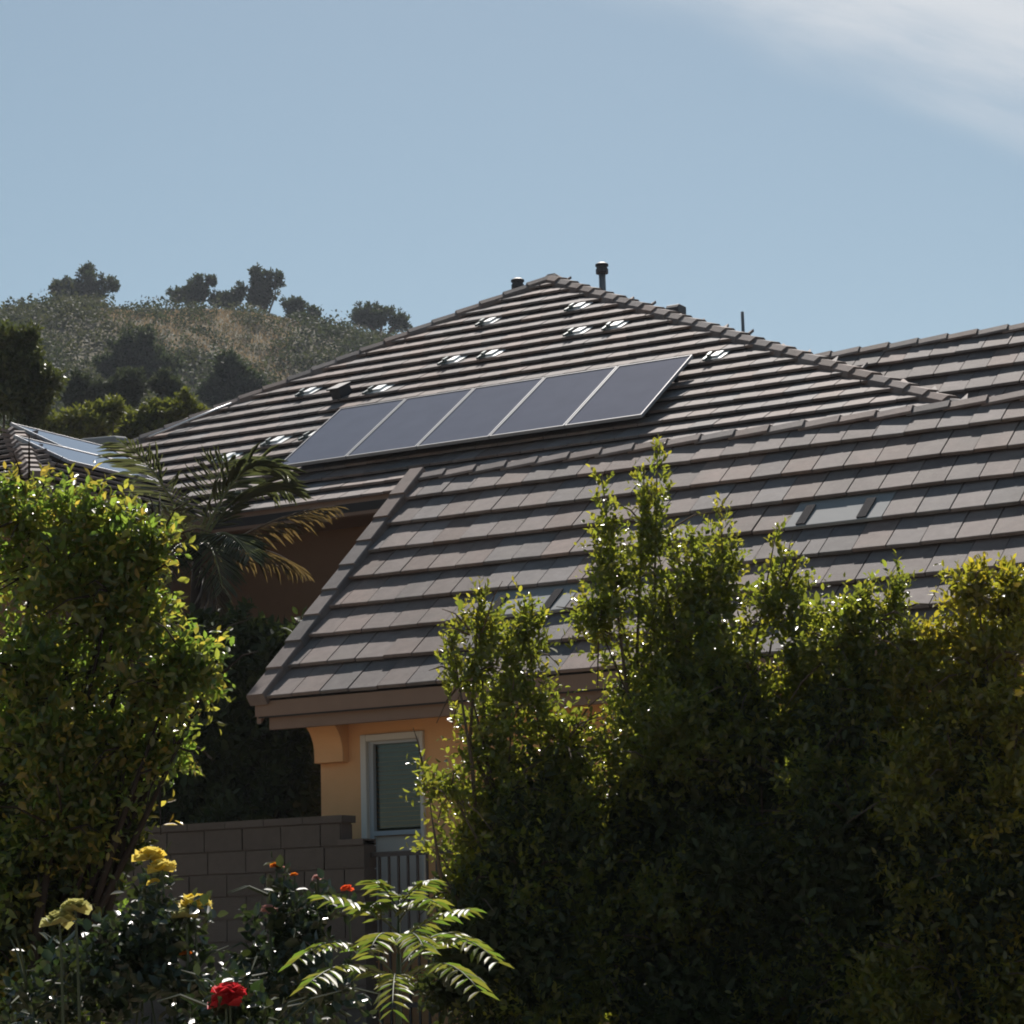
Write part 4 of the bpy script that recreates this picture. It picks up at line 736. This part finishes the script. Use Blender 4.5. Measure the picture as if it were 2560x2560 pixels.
# ------------------------------------------------------------------ hill scrub and trees
def scrub():
    n = 7200; rr = RNG.uniform(-58, 12, n); dd = 75 + 158 * RNG.random(n) ** 0.8; zz = hill_z(rr, dd); rad = RNG.lognormal(-0.12, 0.35, n) * 1.12
    dry = (np.sin(rr * 0.21 + 0.6) * np.cos(dd * 0.10) + np.sin(rr * .09 + dd * .05) * .6) > 0.45; rad = np.where(dd > 196, rad * .62, rad); rad = np.where(dry & (dd > 165) & (RNG.random(n) < .85), rad * .35, rad)
    per = 80; d = sphere(n * per).reshape(n, per, 3); d[..., 2] = np.abs(d[..., 2]) * 1.1 - 0.1
    X = rr * RH[0] + dd * FH[0]; Y = rr * RH[1] + dd * FH[1]; C = np.stack([X, Y, zz], -1)
    rad2 = rad[:, None, None] * (0.75 + .35 * RNG.random((n, per, 1))); P = C[:, None] + d * rad2 * np.array([1.15, 1.15, .95])
    ax = norm(RNG.normal(size=d.shape) + d * .3); nr = norm(d + RNG.normal(size=d.shape) * .35)
    L = (rad[:, None] * 0.24 * (0.7 + .6 * RNG.random((n, per)))).reshape(-1); L = np.minimum(L, 0.30); tone = np.clip(RNG.random(n) ** 1.6 * 0.8 + 0.35 * (np.sin(rr * .5 + dd * .13) > .5), 0, 1)
    rn = np.clip(tone[:, None] + RNG.normal(size=(n, per)) * .06, 0, 1).reshape(-1)
    me = card_mesh('scrub', P.reshape(-1, 3), ax.reshape(-1, 3), nr.reshape(-1, 3), L, L * .8, rn, M_SCRUB)
    tag(link('scrub', me), 'sage green scrub covering the hillside', 'scrub', kind='stuff')
    # dry grass patches near the crest
    n = 110000; rr = RNG.uniform(-58, 0, n); dd = 150 + 80 * RNG.random(n); k = (np.sin(rr * 0.21 + 0.6) * np.cos(dd * 0.10) + np.sin(rr * .09 + dd * .05) * .6) > 0.35; rr, dd = rr[k], dd[k]; n = len(rr)
    P = np.stack([rr * RH[0] + dd * FH[0], rr * RH[1] + dd * FH[1], hill_z(rr, dd)], -1); ax = norm(RNG.normal(size=(n, 3)) * .4 + np.array([0, 0, 1])); nr = sphere(n); L = RNG.uniform(.15, .4, n)
    tag(link('dry_grass', card_mesh('dry_grass', P, ax, nr, L, L * .25, RNG.random(n), M_DRY)), 'dry tan grass patches near the crest of the hill', 'grass', kind='stuff')
scrub()
def hill_tree(label, cx, d, blobs, m, ntw, size, group, name='hill_tree'):
    r = cx; x, y = site(r, d); z = float(hill_z(np.array(r), np.array(d))) if d > 68 else pad(x, y)
    t = thing(name, (x, y, z - .2), label, 'tree', group); p, dr, rr = blob_twigs(blobs + [(b[0], b[1], b[2] - b[4] * .6, b[3] * .8, b[4] * .6) for b in blobs[:2]], int(ntw * 1.7), 0.4, 0.45, 9)
    G = twig_leaves(p, dr, rr, size * 1.3, 7, size, size * .55); link('crown', card_mesh('crown', *G, m), t)
    branches((x, y, z - .2), [((b[0], b[1], b[2]), 1.0) for b in blobs], max(.12, .22 * (blobs[0][3] / 2)), t, 'trunk', M_BARK, wig=.25)
HT = 'trees along the crest of the hill'
hill_tree('broad dark tree alone on the crest at the far left', -39.51, 226, [(-145.902, 177.065, 63.658, 2.441, 1.464), (-147.758, 176.012, 63.460, 1.171, 1.171), (-143.872, 178.216, 63.339, 1.074, 0.976), (-145.820, 177.111, 64.937, 1.074, 0.976)], M_PINE, 520, 0.42, HT)
hill_tree('left tree of the dark clump on the crest', -28.79, 224, [(-135.538, 180.644, 62.575, 1.451, 1.258), (-137.037, 179.794, 62.063, 0.871, 0.677), (-134.465, 181.253, 63.303, 0.677, 0.677)], M_PINE, 330, 0.40, HT)
hill_tree('low bushy tree in the middle of the crest clump', -25.50, 223, [(-132.296, 181.334, 61.464, 1.734, 1.060), (-131.314, 181.891, 62.039, 0.867, 0.771), (-133.446, 180.681, 61.399, 0.867, 0.771)], M_PINE, 230, 0.40, HT)
hill_tree('tallest right tree of the dark crest clump', -22.68, 224, [(-130.189, 183.679, 62.662, 1.548, 1.451), (-130.822, 183.320, 63.952, 0.726, 0.677), (-129.115, 184.288, 63.136, 0.871, 0.871), (-130.412, 183.552, 61.402, 1.645, 0.871)], M_PINE, 380, 0.40, HT)
hill_tree('small dark tree stepping down right of the crest clump', -19.08, 222, [(-126.290, 183.591, 60.024, 1.343, 1.055), (-125.025, 184.309, 59.484, 0.863, 0.671)], M_PINE, 230, 0.40, HT)
hill_tree('rounded dark tree on the crest next to the roof hip', -11.71, 220, [(-118.868, 185.502, 58.808, 1.996, 1.235), (-116.993, 186.566, 58.005, 1.140, 0.950), (-119.716, 185.021, 58.090, 1.425, 0.950)], M_PINE, 420, 0.40, HT)
hill_tree('tall dark oak halfway down the slope', -23.04, 150, [(-93.857, 119.212, 39.344, 1.555, 1.166), (-94.484, 118.856, 37.848, 1.782, 1.296), (-93.059, 119.664, 37.636, 1.458, 1.361), (-95.481, 118.290, 37.711, 1.037, 0.842)], M_PINE, 900, 0.34, 'dark oaks on the slope')
hill_tree('dark oak on the slope just above the roof hip', -15.85, 140, [(-82.868, 113.948, 34.647, 1.572, 1.089), (-81.812, 114.548, 33.676, 1.209, 1.089), (-83.671, 113.493, 33.577, 1.089, 1.209)], M_PINE, 800, 0.32, 'dark oaks on the slope')
NT = 'olive green trees behind the house'
hill_tree('olive green tree behind the palm and roof hip', -9.05, 62, [(-38.348, 49.527, 15.166, 0.830, 0.562), (-39.052, 49.128, 15.050, 0.536, 0.455), (-37.761, 49.860, 15.355, 0.482, 0.375), (-38.467, 49.460, 13.933, 0.803, 0.803), (-38.352, 49.525, 12.294, 0.803, 0.937), (-38.354, 49.524, 10.538, 0.803, 1.071)], M_NEARTREE, 1700, 0.17, NT, 'background_tree')
hill_tree('olive green tree behind the bright solar panels', -10.33, 60, [(-38.587, 47.092, 14.644, 0.778, 0.570), (-39.268, 46.706, 14.465, 0.518, 0.441), (-38.077, 47.382, 14.962, 0.389, 0.311), (-38.697, 47.030, 13.451, 0.778, 0.778), (-38.579, 47.097, 11.865, 0.778, 0.907), (-38.574, 47.099, 10.167, 0.778, 1.037)], M_NEARTREE, 1700, 0.17, NT, 'background_tree')
hill_tree('grey green tree above the olive trees, against the slope', -15.11, 95, [(-61.281, 74.458, 23.576, 1.026, 0.698), (-59.839, 75.276, 23.637, 0.985, 0.657), (-58.577, 75.992, 23.705, 0.739, 0.533)], M_SCRUB, 900, 0.24, NT, 'background_tree')
hill_tree('slim dark tree rising at the left edge behind the roof', -9.23, 46, [(-30.813, 35.406, 13.100, 0.497, 0.497), (-30.547, 35.558, 12.474, 0.477, 0.596), (-30.982, 35.311, 12.281, 0.497, 0.596), (-30.456, 35.609, 11.957, 0.298, 0.397), (-30.711, 35.464, 11.046, 0.596, 0.695), (-30.703, 35.469, 9.830, 0.596, 0.695), (-30.779, 35.426, 8.427, 0.596, 0.795)], leafmat('edge_tree_leaf', (0.05, 0.065, 0.025), (0.10, 0.10, 0.04), tf=0.3, ts=2.0, rough=0.45, spec=0.35), 2200, 0.14, None, 'background_tree')

# ------------------------------------------------------------------ thin air haze
def build_haze():
    m = bpy.data.materials.new('haze'); m.use_nodes = True; nt = m.node_tree; nt.nodes.clear()
    out = N(nt, 'ShaderNodeOutputMaterial'); v = N(nt, 'ShaderNodeVolumePrincipled'); v.inputs['Color'].default_value = (0.80, 0.88, 1.0, 1); v.inputs['Density'].default_value = 0.0002; v.inputs['Anisotropy'].default_value = 0.3
    nt.links.new(v.outputs[0], out.inputs['Volume'])
    b = MB(); c = Vector((-110.0, 190.0, 39.0)); M = Matrix.Rotation(math.atan2(0.49312, 0.86996), 4, 'Z'); b.box(c, (780, 560, 84), M)
    o = b.build('haze', m); tag(o, 'thin pale haze in the air', 'haze', kind='stuff')
if 0.0002 > 0: build_haze()
